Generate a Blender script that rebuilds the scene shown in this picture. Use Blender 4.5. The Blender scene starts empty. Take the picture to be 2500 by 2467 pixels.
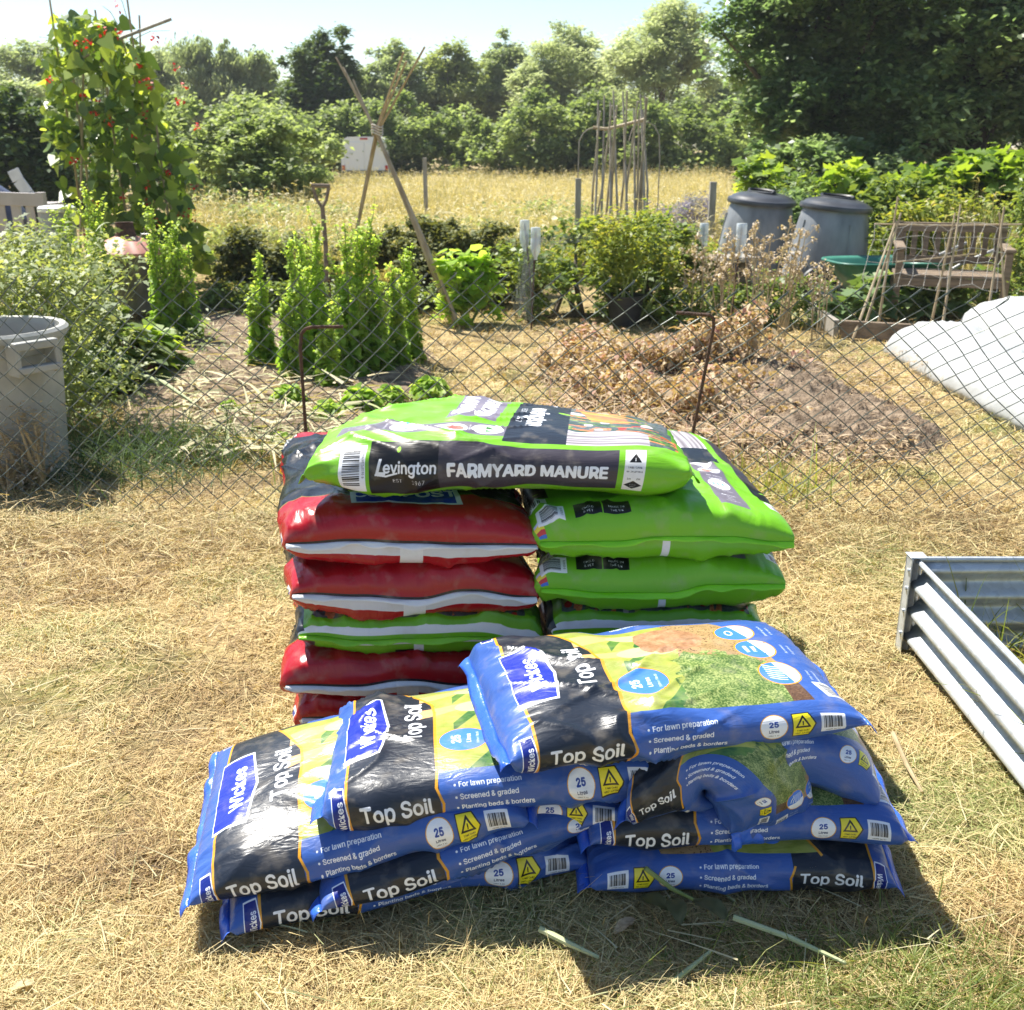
import bpy, math, random
import numpy as np
from mathutils import Vector, Matrix

# ------------------------------------------------------------------ camera, sky, sun, exposure
SC = bpy.context.scene
COL = SC.collection
CAM_H, PITCH, FPX = 1.40, math.radians(19.0), 2563.0
cam_d = bpy.data.cameras.new("camera"); cam = bpy.data.objects.new("camera", cam_d); COL.objects.link(cam)
cam.location = (0, 0, CAM_H); cam.rotation_euler = (math.radians(90) - PITCH, 0, 0)
cam_d.sensor_fit = 'HORIZONTAL'; cam_d.sensor_width = 36.0; cam_d.lens = 36.0 * FPX / 2500.0
cam_d.clip_start = 0.05; cam_d.clip_end = 2000.0
cam_d.dof.use_dof = True; cam_d.dof.focus_distance = 2.1; cam_d.dof.aperture_fstop = 10.0
SC.camera = cam

SUN_DIR = Vector((-0.45, 0.46, 1.0)).normalized()          # towards the sun: behind the stack, a little to the left
sun_el = math.asin(SUN_DIR.z); sun_az = math.atan2(SUN_DIR.x, SUN_DIR.y)
W = bpy.data.worlds.new("World"); SC.world = W; W.use_nodes = True
nt = W.node_tree; bg = nt.nodes["Background"]
sky = nt.nodes.new("ShaderNodeTexSky"); sky.sky_type = 'NISHITA'; sky.sun_disc = False
sky.sun_elevation = sun_el; sky.sun_rotation = sun_az
sky.air_density = 1.0; sky.dust_density = 0.25; sky.ozone_density = 1.0
nt.links.new(sky.outputs[0], bg.inputs[0]); bg.inputs[1].default_value = 0.075
sl = bpy.data.lights.new("sun", 'SUN'); so = bpy.data.objects.new("sun", sl); COL.objects.link(so)
sl.energy = 4.6; sl.angle = math.radians(0.5); sl.color = (1.0, 0.955, 0.87)
so.rotation_euler = (-SUN_DIR).to_track_quat('-Z', 'Y').to_euler()
SC.view_settings.view_transform = 'Standard'; SC.view_settings.look = 'None'
SC.view_settings.exposure = 1.22; SC.view_settings.gamma = 1.0
SC.render.engine = 'CYCLES'
try:
    SC.cycles.use_denoising = True; SC.cycles.denoiser = 'OPENIMAGEDENOISE'
except Exception: pass
SC.cycles.max_bounces = 7; SC.cycles.diffuse_bounces = 3; SC.cycles.glossy_bounces = 3
SC.cycles.transmission_bounces = 5; SC.cycles.transparent_max_bounces = 10
SC.cycles.caustics_reflective = False; SC.cycles.caustics_refractive = False
SC.render.use_persistent_data = False

RNG = np.random.default_rng(7); random.seed(7)
CP, SP = math.cos(PITCH), math.sin(PITCH)
def ray(px, py):
    a, b = (px - 1250.0) / FPX, (py - 1233.5) / FPX
    return Vector((a, CP - b * SP, -SP - b * CP))
def gp(px, py, z=0.0):                                       # the point of height z behind photo pixel (px, py)
    r = ray(px, py); k = (z - CAM_H) / r.z
    return Vector((r.x * k, r.y * k, z))
def wp(px, py, d):                                           # the point at distance d behind photo pixel (px, py)
    r = ray(px, py); k = d / r.y
    return Vector((r.x * k, d, CAM_H + r.z * k))

# ------------------------------------------------------------------ tagging
def tag(o, label=None, cat=None, group=None, kind=None):
    if label: o["label"] = label
    if cat: o["category"] = cat
    if group: o["group"] = group
    if kind: o["kind"] = kind
    return o
def thing(name, loc, label, cat, group=None, rz=0.0):
    o = bpy.data.objects.new(name, None); COL.objects.link(o); o.empty_display_size = 0.05
    o.location = loc; o.rotation_euler = (0, 0, rz)
    return tag(o, label, cat, group)
def copy_tree(o, parent=None):
    c = o.copy(); COL.objects.link(c)
    if parent is not None: c.parent = parent
    for ch in o.children: copy_tree(ch, c)
    return c

# ------------------------------------------------------------------ numpy noise
def _h(ix, iy, iz, seed):
    n = (ix.astype(np.int64) * 374761393 + iy.astype(np.int64) * 668265263 + iz.astype(np.int64) * 2147483647 + seed * 974711) & 0x7fffffff
    n = (n ^ (n >> 13)) * 1274126177 & 0x7fffffff
    return ((n ^ (n >> 16)) & 0xffff) / 65535.0
def vnoise(x, y, z=None, seed=0):                            # smooth value noise, -1..1
    x = np.asarray(x, float); y = np.asarray(y, float) + 0 * x
    z = np.zeros_like(x) if z is None else np.asarray(z, float) + 0 * x
    x, y, z = np.broadcast_arrays(x, y, z)
    ix, iy, iz = np.floor(x), np.floor(y), np.floor(z); fx, fy, fz = x - ix, y - iy, z - iz
    fx, fy, fz = [f * f * f * (f * (f * 6 - 15) + 10) for f in (fx, fy, fz)]
    r = 0
    for dx in (0, 1):
        for dy in (0, 1):
            for dz in (0, 1):
                w = (fx if dx else 1 - fx) * (fy if dy else 1 - fy) * (fz if dz else 1 - fz)
                r = r + w * _h(ix + dx, iy + dy, iz + dz, seed)
    return r * 2 - 1
def fbm(x, y, z=None, seed=0, oct=3):
    a, s, r = 1.0, 1.0, 0
    for k in range(oct):
        r = r + a * vnoise(np.asarray(x) * s, np.asarray(y) * s, None if z is None else np.asarray(z) * s, seed + k * 17); a *= .5; s *= 2.03
    return r / 1.75

# ------------------------------------------------------------------ mesh making
def mesh_np(name, V, F, mat, parent=None, tint=None, smooth=False, loc=None):
    """V (n,3); F (m,k) all faces the same size. One mesh object."""
    V = np.asarray(V, np.float32); F = np.asarray(F, np.int32)
    if loc is not None: V = V - np.array(loc, np.float32)
    me = bpy.data.meshes.new(name); k = F.shape[1]
    me.vertices.add(len(V)); me.vertices.foreach_set("co", V.ravel())
    me.loops.add(F.size); me.loops.foreach_set("vertex_index", F.ravel())
    me.polygons.add(len(F)); me.polygons.foreach_set("loop_start", np.arange(0, F.size, k, dtype=np.int32))
    me.polygons.foreach_set("loop_total", np.full(len(F), k, np.int32))
    if smooth: me.polygons.foreach_set("use_smooth", np.ones(len(F), bool))
    if tint is not None:
        at = me.attributes.new("tint", 'FLOAT', 'POINT'); at.data.foreach_set("value", np.asarray(tint, np.float32))
    me.update(calc_edges=True); me.validate()
    me.materials.append(mat)
    o = bpy.data.objects.new(name, me); COL.objects.link(o)
    if loc is not None: o.location = loc
    if parent is not None: o.parent = parent
    return o

class MB:
    """collects simple solids and links them as ONE mesh object"""
    def __init__(s): s.v, s.f, s.m = [], [], []
    def add(s, vs, fs, mi=0):
        b = len(s.v); s.v += [tuple(v) for v in vs]; s.f += [tuple(i + b for i in f) for f in fs]; s.m += [mi] * len(fs); return s
    def box(s, c, size, rot=None, mi=0, taper=1.0):
        x, y, z = [q / 2 for q in size]; R = rot or Matrix.Identity(3)
        vs = []
        for (a, b, d) in ((-1,-1,-1),(1,-1,-1),(1,1,-1),(-1,1,-1),(-1,-1,1),(1,-1,1),(1,1,1),(-1,1,1)):
            k = taper if d > 0 else 1
            vs.append(Vector(c) + R @ Vector((a * x * k, b * y * k, d * z)))
        return s.add(vs, [(0,3,2,1),(4,5,6,7),(0,1,5,4),(1,2,6,5),(2,3,7,6),(3,0,4,7)], mi)
    def beam(s, p, q, w, h, mi=0, up=(0,0,1)):               # a bar with rectangular section
        p, q = Vector(p), Vector(q); d = (q - p); L = d.length; d.normalize(); u = Vector(up)
        sd = d.cross(u)
        if sd.length < 1e-4: sd = d.cross(Vector((0, 1, 0)))
        sd.normalize(); u = sd.cross(d)
        R = Matrix((d, sd, u)).transposed()
        return s.box((p + q) / 2, (L, w, h), R, mi)
    def tube(s, pts, r, n=6, mi=0, caps=True):
        pts = [Vector(p) for p in pts]; m = len(pts); rs = r if hasattr(r, '__len__') else [r] * m
        b = len(s.v); ref = None
        for i, p in enumerate(pts):
            t = (pts[min(i + 1, m - 1)] - pts[max(i - 1, 0)])
            if t.length < 1e-9: t = Vector((0, 0, 1))
            t.normalize()
            if ref is None: ref = t.orthogonal().normalized()
            ref = (ref - t * ref.dot(t))
            if ref.length < 1e-6: ref = t.orthogonal()
            ref.normalize(); bi = t.cross(ref)
            for k in range(n):
                a = 2 * math.pi * k / n; s.v.append(tuple(p + (ref * math.cos(a) + bi * math.sin(a)) * rs[i]))
        for i in range(m - 1):
            for k in range(n):
                s.f.append((b + i*n + k, b + i*n + (k+1) % n, b + (i+1)*n + (k+1) % n, b + (i+1)*n + k)); s.m.append(mi)
        if caps:
            s.f.append(tuple(b + k for k in reversed(range(n)))); s.m.append(mi)
            s.f.append(tuple(b + (m-1)*n + k for k in range(n))); s.m.append(mi)
        return s
    def lathe(s, c, prof, n=32, mi=0, wob=None):             # prof: (radius, z) list
        b = len(s.v); c = Vector(c)
        for (r, z) in prof:
            for k in range(n):
                a = 2 * math.pi * k / n; rr = r * (1 + (wob(a, z) if wob else 0))
                s.v.append(tuple(c + Vector((rr * math.cos(a), rr * math.sin(a), z))))
        for i in range(len(prof) - 1):
            for k in range(n):
                s.f.append((b + i*n + k, b + i*n + (k+1) % n, b + (i+1)*n + (k+1) % n, b + (i+1)*n + k)); s.m.append(mi)
        return s
    def build(s, name, mats, parent=None, smooth=False, loc=None, bevel=0.0):
        me = bpy.data.meshes.new(name); L = Vector(loc) if loc is not None else Vector((0, 0, 0))
        me.from_pydata([tuple(Vector(v) - L) for v in s.v], [], s.f)
        mats = mats if isinstance(mats, (list, tuple)) else [mats]
        for m in mats: me.materials.append(m)
        me.polygons.foreach_set("material_index", np.array(s.m, np.int32))
        if smooth: me.polygons.foreach_set("use_smooth", np.ones(len(s.f), bool))
        me.update(); o = bpy.data.objects.new(name, me); COL.objects.link(o)
        if smooth:
            try: me.set_sharp_from_angle(angle=math.radians(40))
            except Exception: pass
        if loc is not None: o.location = L
        if parent is not None: o.parent = parent
        if bevel > 0:
            md = o.modifiers.new("bevel", 'BEVEL'); md.width = bevel; md.segments = 2; md.limit_method = 'ANGLE'
        return o

# ------------------------------------------------------------------ materials
def s2l(c): return tuple((x / 12.92 if x <= .04045 else ((x + .055) / 1.055) ** 2.4) for x in [q / 255.0 for q in c])
def new_mat(name):
    m = bpy.data.materials.new(name); m.use_nodes = True; t = m.node_tree
    return m, t, t.nodes["Principled BSDF"]
def mat_plain(name, c1, c2=None, rough=.6, scale=8.0, metal=0.0, bump=0.0, bscale=40.0, spec=.5, detail=4.0, stretch=None):
    """two linear colours mixed by noise, with optional bump"""
    m, t, b = new_mat(name); N, Lk = t.nodes, t.links
    tc = N.new("ShaderNodeTexCoord"); src = tc.outputs["Object"]
    if stretch:
        mp = N.new("ShaderNodeMapping"); mp.inputs["Scale"].default_value = stretch; Lk.new(src, mp.inputs[0]); src = mp.outputs[0]
    nz = N.new("ShaderNodeTexNoise"); nz.inputs["Scale"].default_value = scale; nz.inputs["Detail"].default_value = detail
    Lk.new(src, nz.inputs["Vector"])
    cr = N.new("ShaderNodeValToRGB"); cr.color_ramp.elements[0].position = .35; cr.color_ramp.elements[1].position = .65
    cr.color_ramp.elements[0].color = (*c1, 1); cr.color_ramp.elements[1].color = (*(c2 or c1), 1)
    Lk.new(nz.outputs["Fac"], cr.inputs[0]); Lk.new(cr.outputs[0], b.inputs["Base Color"])
    b.inputs["Roughness"].default_value = rough; b.inputs["Metallic"].default_value = metal
    b.inputs["Specular IOR Level"].default_value = spec
    if bump:
        n2 = N.new("ShaderNodeTexNoise"); n2.inputs["Scale"].default_value = bscale; n2.inputs["Detail"].default_value = 5
        Lk.new(src, n2.inputs["Vector"]); bp = N.new("ShaderNodeBump"); bp.inputs["Strength"].default_value = bump
        bp.inputs["Distance"].default_value = .02; Lk.new(n2.outputs["Fac"], bp.inputs["Height"]); Lk.new(bp.outputs[0], b.inputs["Normal"])
    return m
def mat_leaf(name, cols, trans=.4, rough=.5, spec=.35, tcol=None, tscale=1.6):
    """leaf: per-leaf tint picks among linear colours; part of the light goes through"""
    m, t, b = new_mat(name); N, Lk = t.nodes, t.links
    at = N.new("ShaderNodeAttribute"); at.attribute_name = "tint"
    cr = N.new("ShaderNodeValToRGB"); els = cr.color_ramp.elements
    while len(els) < len(cols): els.new(.5)
    for i, c in enumerate(cols): els[i].position = i / (len(cols) - 1); els[i].color = (*c, 1)
    Lk.new(at.outputs["Fac"], cr.inputs[0]); Lk.new(cr.outputs[0], b.inputs["Base Color"])
    b.inputs["Roughness"].default_value = rough; b.inputs["Specular IOR Level"].default_value = spec
    if trans > 0:
        tr = N.new("ShaderNodeBsdfTranslucent"); mx = N.new("ShaderNodeMixShader"); mx.inputs[0].default_value = trans
        vm = N.new("ShaderNodeVectorMath"); vm.operation = 'MULTIPLY'; vm.inputs[1].default_value = tcol or (1.25 * tscale, 1.1 * tscale, .45 * tscale)
        Lk.new(cr.outputs[0], vm.inputs[0]); Lk.new(vm.outputs[0], tr.inputs[0])
        Lk.new(b.outputs[0], mx.inputs[1]); Lk.new(tr.outputs[0], mx.inputs[2])
        Lk.new(mx.outputs[0], N["Material Output"].inputs[0])
    return m
# ------------------------------------------------------------------ print artwork drawn in code
_tcache = {}
def sans():                                                   # the sans face that ships with Blender, else its built-in one
    try:
        import os
        return bpy.data.fonts.load(os.path.join(bpy.utils.system_resource('DATAFILES'), "fonts", "Inter.woff2"))
    except Exception: return None
FONT = sans(); CAPH = .727 if FONT is not None else .73
def text_tris(body, bold=.0, shear=0.0):
    key = (body, shear)
    if key not in _tcache:
        cu = bpy.data.curves.new("lettering", 'FONT'); cu.body = body; cu.offset = 0.0
        if FONT is not None: cu.font = FONT
        cu.shear = shear; cu.resolution_u = 3
        ob = bpy.data.objects.new("lettering", cu); COL.objects.link(ob)
        me = bpy.data.meshes.new_from_object(ob); me.calc_loop_triangles()
        V = np.array([v.co[:2] for v in me.vertices]); T = np.array([t.vertices[:] for t in me.loop_triangles])
        bpy.data.objects.remove(ob); bpy.data.curves.remove(cu); bpy.data.meshes.remove(me)
        V[:, 0] -= (V[:, 0].min() + V[:, 0].max()) / 2; V[:, 1] -= CAPH / 2; V /= CAPH       # cap height 1, centred
        _tcache[key] = V[T]
    return _tcache[key]
class Art:
    def __init__(s, L, P, res, base):
        s.L, s.P = L, P; s.k = res / L; s.w, s.h = res, int(P * s.k)
        s.a = np.empty((s.h, s.w, 3), np.float32); s.a[:] = np.array(base) / 255.0
    def _box(s, x0, y0, x1, y1):
        return max(0, int(x0*s.k) - 1), max(0, int(y0*s.k) - 1), min(s.w, int(x1*s.k) + 2), min(s.h, int(y1*s.k) + 2)
    def _put(s, i0, j0, i1, j1, mask, col):
        sub = s.a[j0:j1, i0:i1]; c = np.asarray(col, np.float32)
        if c.ndim == 1: sub[mask] = c / 255.0
        else: sub[mask] = c[mask] / 255.0
    def rect(s, x0, y0, x1, y1, col):
        s.a[max(0, round(y0*s.k)):max(0, round(y1*s.k)), max(0, round(x0*s.k)):max(0, round(x1*s.k))] = np.array(col) / 255.0
    def grid(s, x0, y0, x1, y1):
        i0, j0, i1, j1 = s._box(x0, y0, x1, y1)
        X, Y = np.meshgrid((np.arange(i0, i1) + .5) / s.k, (np.arange(j0, j1) + .5) / s.k)
        return i0, j0, i1, j1, X, Y
    def poly(s, pts, col):
        p = np.array(pts); g = s.grid(*p.min(0), *p.max(0)); i0, j0, i1, j1, X, Y = g
        m = np.zeros(X.shape, bool); n = len(p)
        for a in range(n):
            x1, y1 = p[a]; x2, y2 = p[(a + 1) % n]
            if y1 == y2: continue
            m ^= ((Y < y1) != (Y < y2)) & (X < (x2 - x1) * (Y - y1) / (y2 - y1) + x1)
        s._put(i0, j0, i1, j1, m, col)
    def line(s, pts, w, col):
        for (a, b) in zip(pts[:-1], pts[1:]):
            a, b = np.array(a, float), np.array(b, float); d = (b - a) / (np.linalg.norm(b - a) + 1e-9); n = np.array((-d[1], d[0])) * w / 2; e = d * w * .4
            s.poly([a - e + n, b + e + n, b + e - n, a - e - n], col)
    def oval(s, cx, cy, rx, ry, col, cut=None):
        i0, j0, i1, j1, X, Y = s.grid(cx - rx, cy - ry, cx + rx, cy + ry)
        m = ((X - cx) / rx) ** 2 + ((Y - cy) / ry) ** 2 < 1
        if cut is not None: m &= cut(X, Y)
        s._put(i0, j0, i1, j1, m, col)
    def text(s, body, cx, cy, hgt, rot, col, bold=.02, shear=0.0, sx=1.0, left=False):
        T = text_tris(body, bold, shear).copy(); T[..., 0] *= sx
        if left: T[..., 0] -= T[..., 0].min()
        c, q = math.cos(math.radians(rot)), math.sin(math.radians(rot)); T = T * hgt
        X = T[..., 0] * c - T[..., 1] * q + cx; Y = T[..., 0] * q + T[..., 1] * c + cy
        P0 = np.stack([X, Y], -1) * s.k - .5; colv = np.array(col) / 255.0; w = bold * hgt * s.k * .9
        offs = [(0, 0)] + ([(w*math.cos(a), w*math.sin(a)) for a in np.linspace(0, 2*math.pi, 9)[:-1]] if w > .3 else [])
        P = np.concatenate([P0 + np.array(o) for o in offs])
        for t in P:
            i0, j0 = np.maximum(np.floor(t.min(0)).astype(int), 0); i1, j1 = np.ceil(t.max(0)).astype(int) + 1
            i1, j1 = min(i1, s.w), min(j1, s.h)
            if i1 <= i0 or j1 <= j0: continue
            xx = np.arange(i0, i1)[None, :]; yy = np.arange(j0, j1)[:, None]; (ax, ay), (bx, by), (cx_, cy_) = t
            d = (bx-ax)*(cy_-ay) - (cx_-ax)*(by-ay)
            if abs(d) < 1e-9: continue
            w1 = ((xx-ax)*(cy_-ay) - (cx_-ax)*(yy-ay)) / d; w2 = ((bx-ax)*(yy-ay) - (xx-ax)*(by-ay)) / d
            e = .001
            m = (w1 >= -e) & (w2 >= -e) & (w1 + w2 <= 1 + e)
            s.a[j0:j1, i0:i1][m] = colv
    def barcode(s, cx, cy, w, h, rot, digits, seed=3):
        r = random.Random(seed); c, q = math.cos(math.radians(rot)), math.sin(math.radians(rot))
        def R(x0, y0, x1, y1, col): s.poly([(cx + a*c - b*q, cy + a*q + b*c) for a, b in ((x0,y0),(x1,y0),(x1,y1),(x0,y1))], col)
        R(-w/2, -h/2, w/2, h/2, (228, 230, 235)); x = -w * .38
        while x < w * .38:
            bw = w * r.choice((.012, .02, .03)); R(x, -h * .27, x + bw, h * .36, (15, 15, 18)); x += bw + w * r.choice((.012, .018, .03))
        oy = -h * .39; s.text(digits, cx - oy * q, cy + oy * c, h * .1, rot, (20, 20, 24), 0.0, sx=1.1)
    def field(s, x0, y0, x1, y1, fn, where=None):            # fn(X, Y) -> colours 0..255
        i0, j0, i1, j1, X, Y = s.grid(x0, y0, x1, y1); m = (X >= x0) & (X <= x1) & (Y >= y0) & (Y <= y1)
        if where is not None: m &= where(X, Y)
        s._put(i0, j0, i1, j1, m, fn(X, Y))
    def image(s, name):
        im = bpy.data.images.new(name, s.w, s.h, alpha=False); px = np.ones((s.h, s.w, 4), np.float32); px[..., :3] = np.clip(s.a, 0, 1)
        im.pixels.foreach_set(px.ravel()); im.update(); im.pack(); return im
def cmix(c1, c2, f): f = np.clip(f, 0, 1)[..., None]; return np.array(c1, np.float32) * (1 - f) + np.array(c2, np.float32) * f

BLUE, NAVY, BLACK, GOLD, WHITE, YEL = (58, 92, 164), (20, 38, 122), (33, 39, 50), (214, 150, 40), (236, 238, 242), (236, 220, 40)
def flank_topsoil(A, x, y, s):
    """the printed side strip; s=+1 reads upright along +x, s=-1 is the same strip turned round"""
    L = A.L; rot = 0 if s > 0 else 180
    X = lambda u: u * L
    A.poly([(X(.052), y - s*.052), (X(.088), y - s*.052), (X(.098), y), (X(.088), y + s*.052), (X(.052), y + s*.052)], WHITE)
    A.poly([(X(.055), y - s*.048), (X(.086), y - s*.048), (X(.0945), y), (X(.086), y + s*.048), (X(.055), y + s*.048)], NAVY)
    A.text("Wickes", X(.073), y, .017, 90 if s > 0 else 90, WHITE, .03, sx=.95)
    A.text("Top Soil", X(.226), y + s*.006, .0375, rot, WHITE, .032, sx=.95)
    for k, tx in enumerate(("For lawn preparation", "Screened & graded", "Planting beds & borders")):
        if s > 0: A.text("\u2022 " + tx, X(.385), y + .034 - k*.0205, .0128, rot, WHITE, .03, sx=.98, left=True)
        else:
            A.text("\u2022 " + tx, X(.635), y - .034 + k*.0205, .0128, rot, WHITE, .03, sx=.98, left=True)
    def cen(u): return X(u)
    y += s*.010; A.oval(cen(.725), y, .0262, .0262, GOLD); A.oval(cen(.725), y, .0246, .0246, WHITE)
    A.text("25", cen(.725), y + s*.007, .0150, rot, (36, 66, 150), .06)
    A.text("Litres", cen(.725), y - s*.0080, .0078, rot, (40, 50, 80), .03)
    A.text("(When filled)", cen(.725), y - s*.0175, .0034, rot, (60, 60, 80), .0)
    c = cen(.808); q = s * .0235
    A.poly([(c - q*.95, y - q), (c + q*.45, y - q), (c + q*1.0, y), (c + q*.45, y + q), (c - q*.95, y + q)], (25, 25, 20))
    q *= .92; A.poly([(c - q*.95, y - q), (c + q*.42, y - q), (c + q*.96, y), (c + q*.42, y + q), (c - q*.95, y + q)], YEL)
    q = s * .0150; yy = y + s*.005; cc = c - s*.002
    A.poly([(cc - q*1.0, yy - q*.75), (cc + q*1.0, yy - q*.75), (cc, yy + q*.95)], (20, 20, 18)); q *= .68
    A.poly([(cc - q*.95, yy - q*.8), (cc + q*.95, yy - q*.8), (cc, yy + q*.75)], YEL)
    A.text("!", cc, yy - s*.001, .0105, rot, (20, 20, 18), .06)
    A.text("TAKE CARE", cc, y - s*.0112, .0044, rot, (20, 20, 18), .03); A.text("WHEN LIFTING", cc, y - s*.0172, .0044, rot, (20, 20, 18), .03, sx=.9)
    A.barcode(X(.89), y, .046, .040, rot, "<2200'2471>")
def art_topsoil():
    L, P = .68, .95; A = Art(L, P, 1500, BLUE); X = lambda u: u * L
    yf, yt, yb = .25*P, .5*P, .75*P; e = .062
    # black band right round, gold edges; white line of the back seam along the underside
    A.rect(X(.10), yf - .064, X(.345), yb + .064, BLACK)
    A.rect(X(.092), yf - .09, X(.1), yb + .09, GOLD)
    y0, y1 = yf + e, yb - e                                   # picture area on the broad face
    sep = lambda Y: .345*L - np.clip(Y - (yb - .17), 0, .12) * .55
    def pic(X_, Y_):
        u = X_ / L; v = (Y_ - y0) / (y1 - y0); n = fbm(X_*55, Y_*55, seed=4, oct=4); n2 = vnoise(X_*420, Y_*420, seed=9); st = vnoise((X_ - Y_*.75)*34, (X_ + Y_)*4, seed=5)
        col = cmix((136, 148, 62), (168, 172, 90), n*.6 + .5)
        col = np.where(((st > .12) & (u > .40) & (v < .9))[..., None], cmix((44, 92, 52), (96, 130, 60), n + .5), col)
        soil = cmix((150, 122, 84), (178, 148, 104), n*.5 + .5); soil = np.where((n2 > .62)[..., None], np.array((92, 68, 46.)), soil)
        dark = cmix((78, 56, 40), (112, 84, 60), n2*.5 + .5)
        sm = u + .06*vnoise(X_*16, Y_*16, seed=21) > .57 + .26*np.clip(.45 - v, 0, 1)
        col = np.where(sm[..., None], soil, col)
        col = np.where((sm & (v < .34 + .05*n) & (u > .70))[..., None], dark, col)
        gr = cmix((70, 96, 42), (160, 170, 104), n2*.55 + n*.5 + .5)
        gm = (v < .52 + .07*n - 1.1*np.clip(u - .68, 0, 1)) & (u > .50 + .10*(v) + .03*n) & (u < .80)
        return np.where(gm[..., None], gr, col)
    A.field(X(.26), y0, X(.875), y1, pic, lambda X_, Y_: (X_ > sep(Y_)))
    for (ya, yc, w) in ((yt + .115, yt + .135, .042), (yt + .035, yt + .052, .036)):      # two forearms and gloves
        A.poly([(X(.30), ya - w/2), (X(.43), yc - w/2 + .006), (X(.43), yc + w/2 - .006), (X(.30), ya + w/2)], (214, 168, 112))
        A.oval(X(.465), yc - .006, .04, .021, (190, 206, 140)); A.oval(X(.53), yc - .022, .042, .0085, (200, 214, 150)); A.oval(X(.53), yc - .006, .046, .008, (186, 200, 134))
    def clump(X_, Y_):
        n = fbm(X_*60, Y_*60, seed=31, oct=4); n2 = vnoise(X_*300, Y_*300, seed=8); return cmix((140, 100, 72), (196, 152, 116), n*.6 + n2*.2 + .5)
    A.field(X(.44), yt, X(.70), yt + .17, clump, lambda X_, Y_: ((X_ - X(.575))/.075)**2 + ((Y_ - yt - .09)/.068)**2 + .25*vnoise(X_*40, Y_*40, seed=2) < 1)
    g = [(X(.10), yf - .05)]
    Ys = np.linspace(yf + .03, yb - .055, 12); A.line([(sep(y) if y > yf + .05 else .338*L, y) for y in Ys], .0055, GOLD)
    A.line([(X(.338), yf + .03), (X(.352), yf + .002), (X(.338), yf - .058)], .005, GOLD)
    A.line([(X(.338), yb - .03), (X(.352), yb - .002), (X(.338), yb + .058)], .005, GOLD)
    # blue right-hand end with three round icons and their small print
    A.poly([(X(.86), y0), (X(1), y0), (X(1), y1), (X(.75), y1), (X(.80), yt + .08)], BLUE)
    for k, (uu, dy) in enumerate(((.815, -.085), (.80, .01), (.785, .095))):
        cx, cy = X(uu), yt + dy
        A.oval(cx, cy, .041, .041, GOLD); A.oval(cx, cy, .038, .038, (66, 122, 214))
        A.oval(cx, cy, .038, .038, WHITE, lambda X_, Y_: (X_ - cx) + .25*(Y_ - cy) > .008)
        if k == 0:
            for j in range(7): A.line([(cx + .006 + .002*(j % 2), cy - .024 + j*.0075), (cx - .006, cy - .022 + j*.0075), (cx - .024, cy - .014 + j*.0075)], .0024, WHITE)
        elif k == 1:
            A.text("WEED", cx - .02, cy, .0105, 90, WHITE, .04); A.text("FREE", cx - .005, cy, .0105, 90, WHITE, .04)
            for j in range(9): A.oval(cx + .014 + .007*(j % 3), cy - .02 + .0055*j, .0016, .0016, (30, 50, 90))
        else:
            A.oval(cx - .012, cy, .008, .012, WHITE); A.oval(cx - .012, cy, .005, .009, (66, 122, 214))
        t1, t2 = (("For lawn", "preparation"), ("Screened", "& graded"), ("Planting beds", "& borders"))[k]
        A.text(t1, cx + .058, cy, .0085, 90, WHITE, .0); A.text(t2, cx + .073, cy, .0085, 90, WHITE, .0)
    # broad-face lettering, read from the front edge to the back
    A.poly([(X(.082), yt - .105), (X(.19), yt - .105), (X(.215), yt), (X(.19), yt + .105), (X(.082), yt + .105)], WHITE)
    A.poly([(X(.0845), yt - .099), (X(.185), yt - .099), (X(.207), yt), (X(.185), yt + .099), (X(.0845), yt + .099)], (30, 48, 158))
    A.text("Wickes", X(.142), yt, .040, 90, WHITE, .035, sx=.95); A.text("Top Soil", X(.272), yt + .01, .046, 90, WHITE, .03, sx=.95)
    cx, cy = X(.425), yt - .085; A.oval(cx, cy, .049, .042, GOLD); A.oval(cx, cy, .0465, .0395, (66, 122, 214))
    A.text("25", cx - .018, cy, .024, 90, WHITE, .05); A.text("Litres", cx + .008, cy, .0125, 90, WHITE, .02); A.text("(When filled)", cx + .026, cy, .007, 90, WHITE, 0)
    flank_topsoil(A, 0, yf, 1); flank_topsoil(A, 0, yb, -1)
    A.barcode(X(.935), yt - .13, .05, .05, -75, "<2200'2471>", 5)
    A.rect(X(.12), yf - .092, X(.34), yf - .078, (226, 228, 232)); A.rect(X(.12), yb + .078, X(.34), yb + .092, (226, 228, 232))
    return A.image("topsoil_print")

LIME, GREY = (112, 178, 30), (58, 53, 62)
def veg(X_, Y_):
    n = fbm(X_*26, Y_*26, seed=3, oct=4); st = vnoise(X_*22 + Y_*60, Y_*14 - X_*10, seed=6); n2 = vnoise(X_*190, Y_*190, seed=12)
    st2 = vnoise(X_*9 + .6*Y_, Y_*85 + 20*X_, seed=16)
    col = cmix((58, 76, 70), (112, 116, 118), n*.6 + n2*.3 + .5)
    col = np.where((st > .42)[..., None], cmix((40, 84, 34), (160, 176, 84), n + n2*.4 + .5), col)
    col = np.where(((st2 > .35) & (n < .15))[..., None], cmix((204, 96, 52), (232, 158, 104), n2*.5 + .5), col)
    col = np.where((vnoise(X_*30, Y_*30, seed=23) > .72)[..., None], np.array((190, 44, 36.)), col)
    return np.where((vnoise(X_*21, Y_*21, seed=27) > .74)[..., None], np.array((206, 196, 200.)), col)
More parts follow.
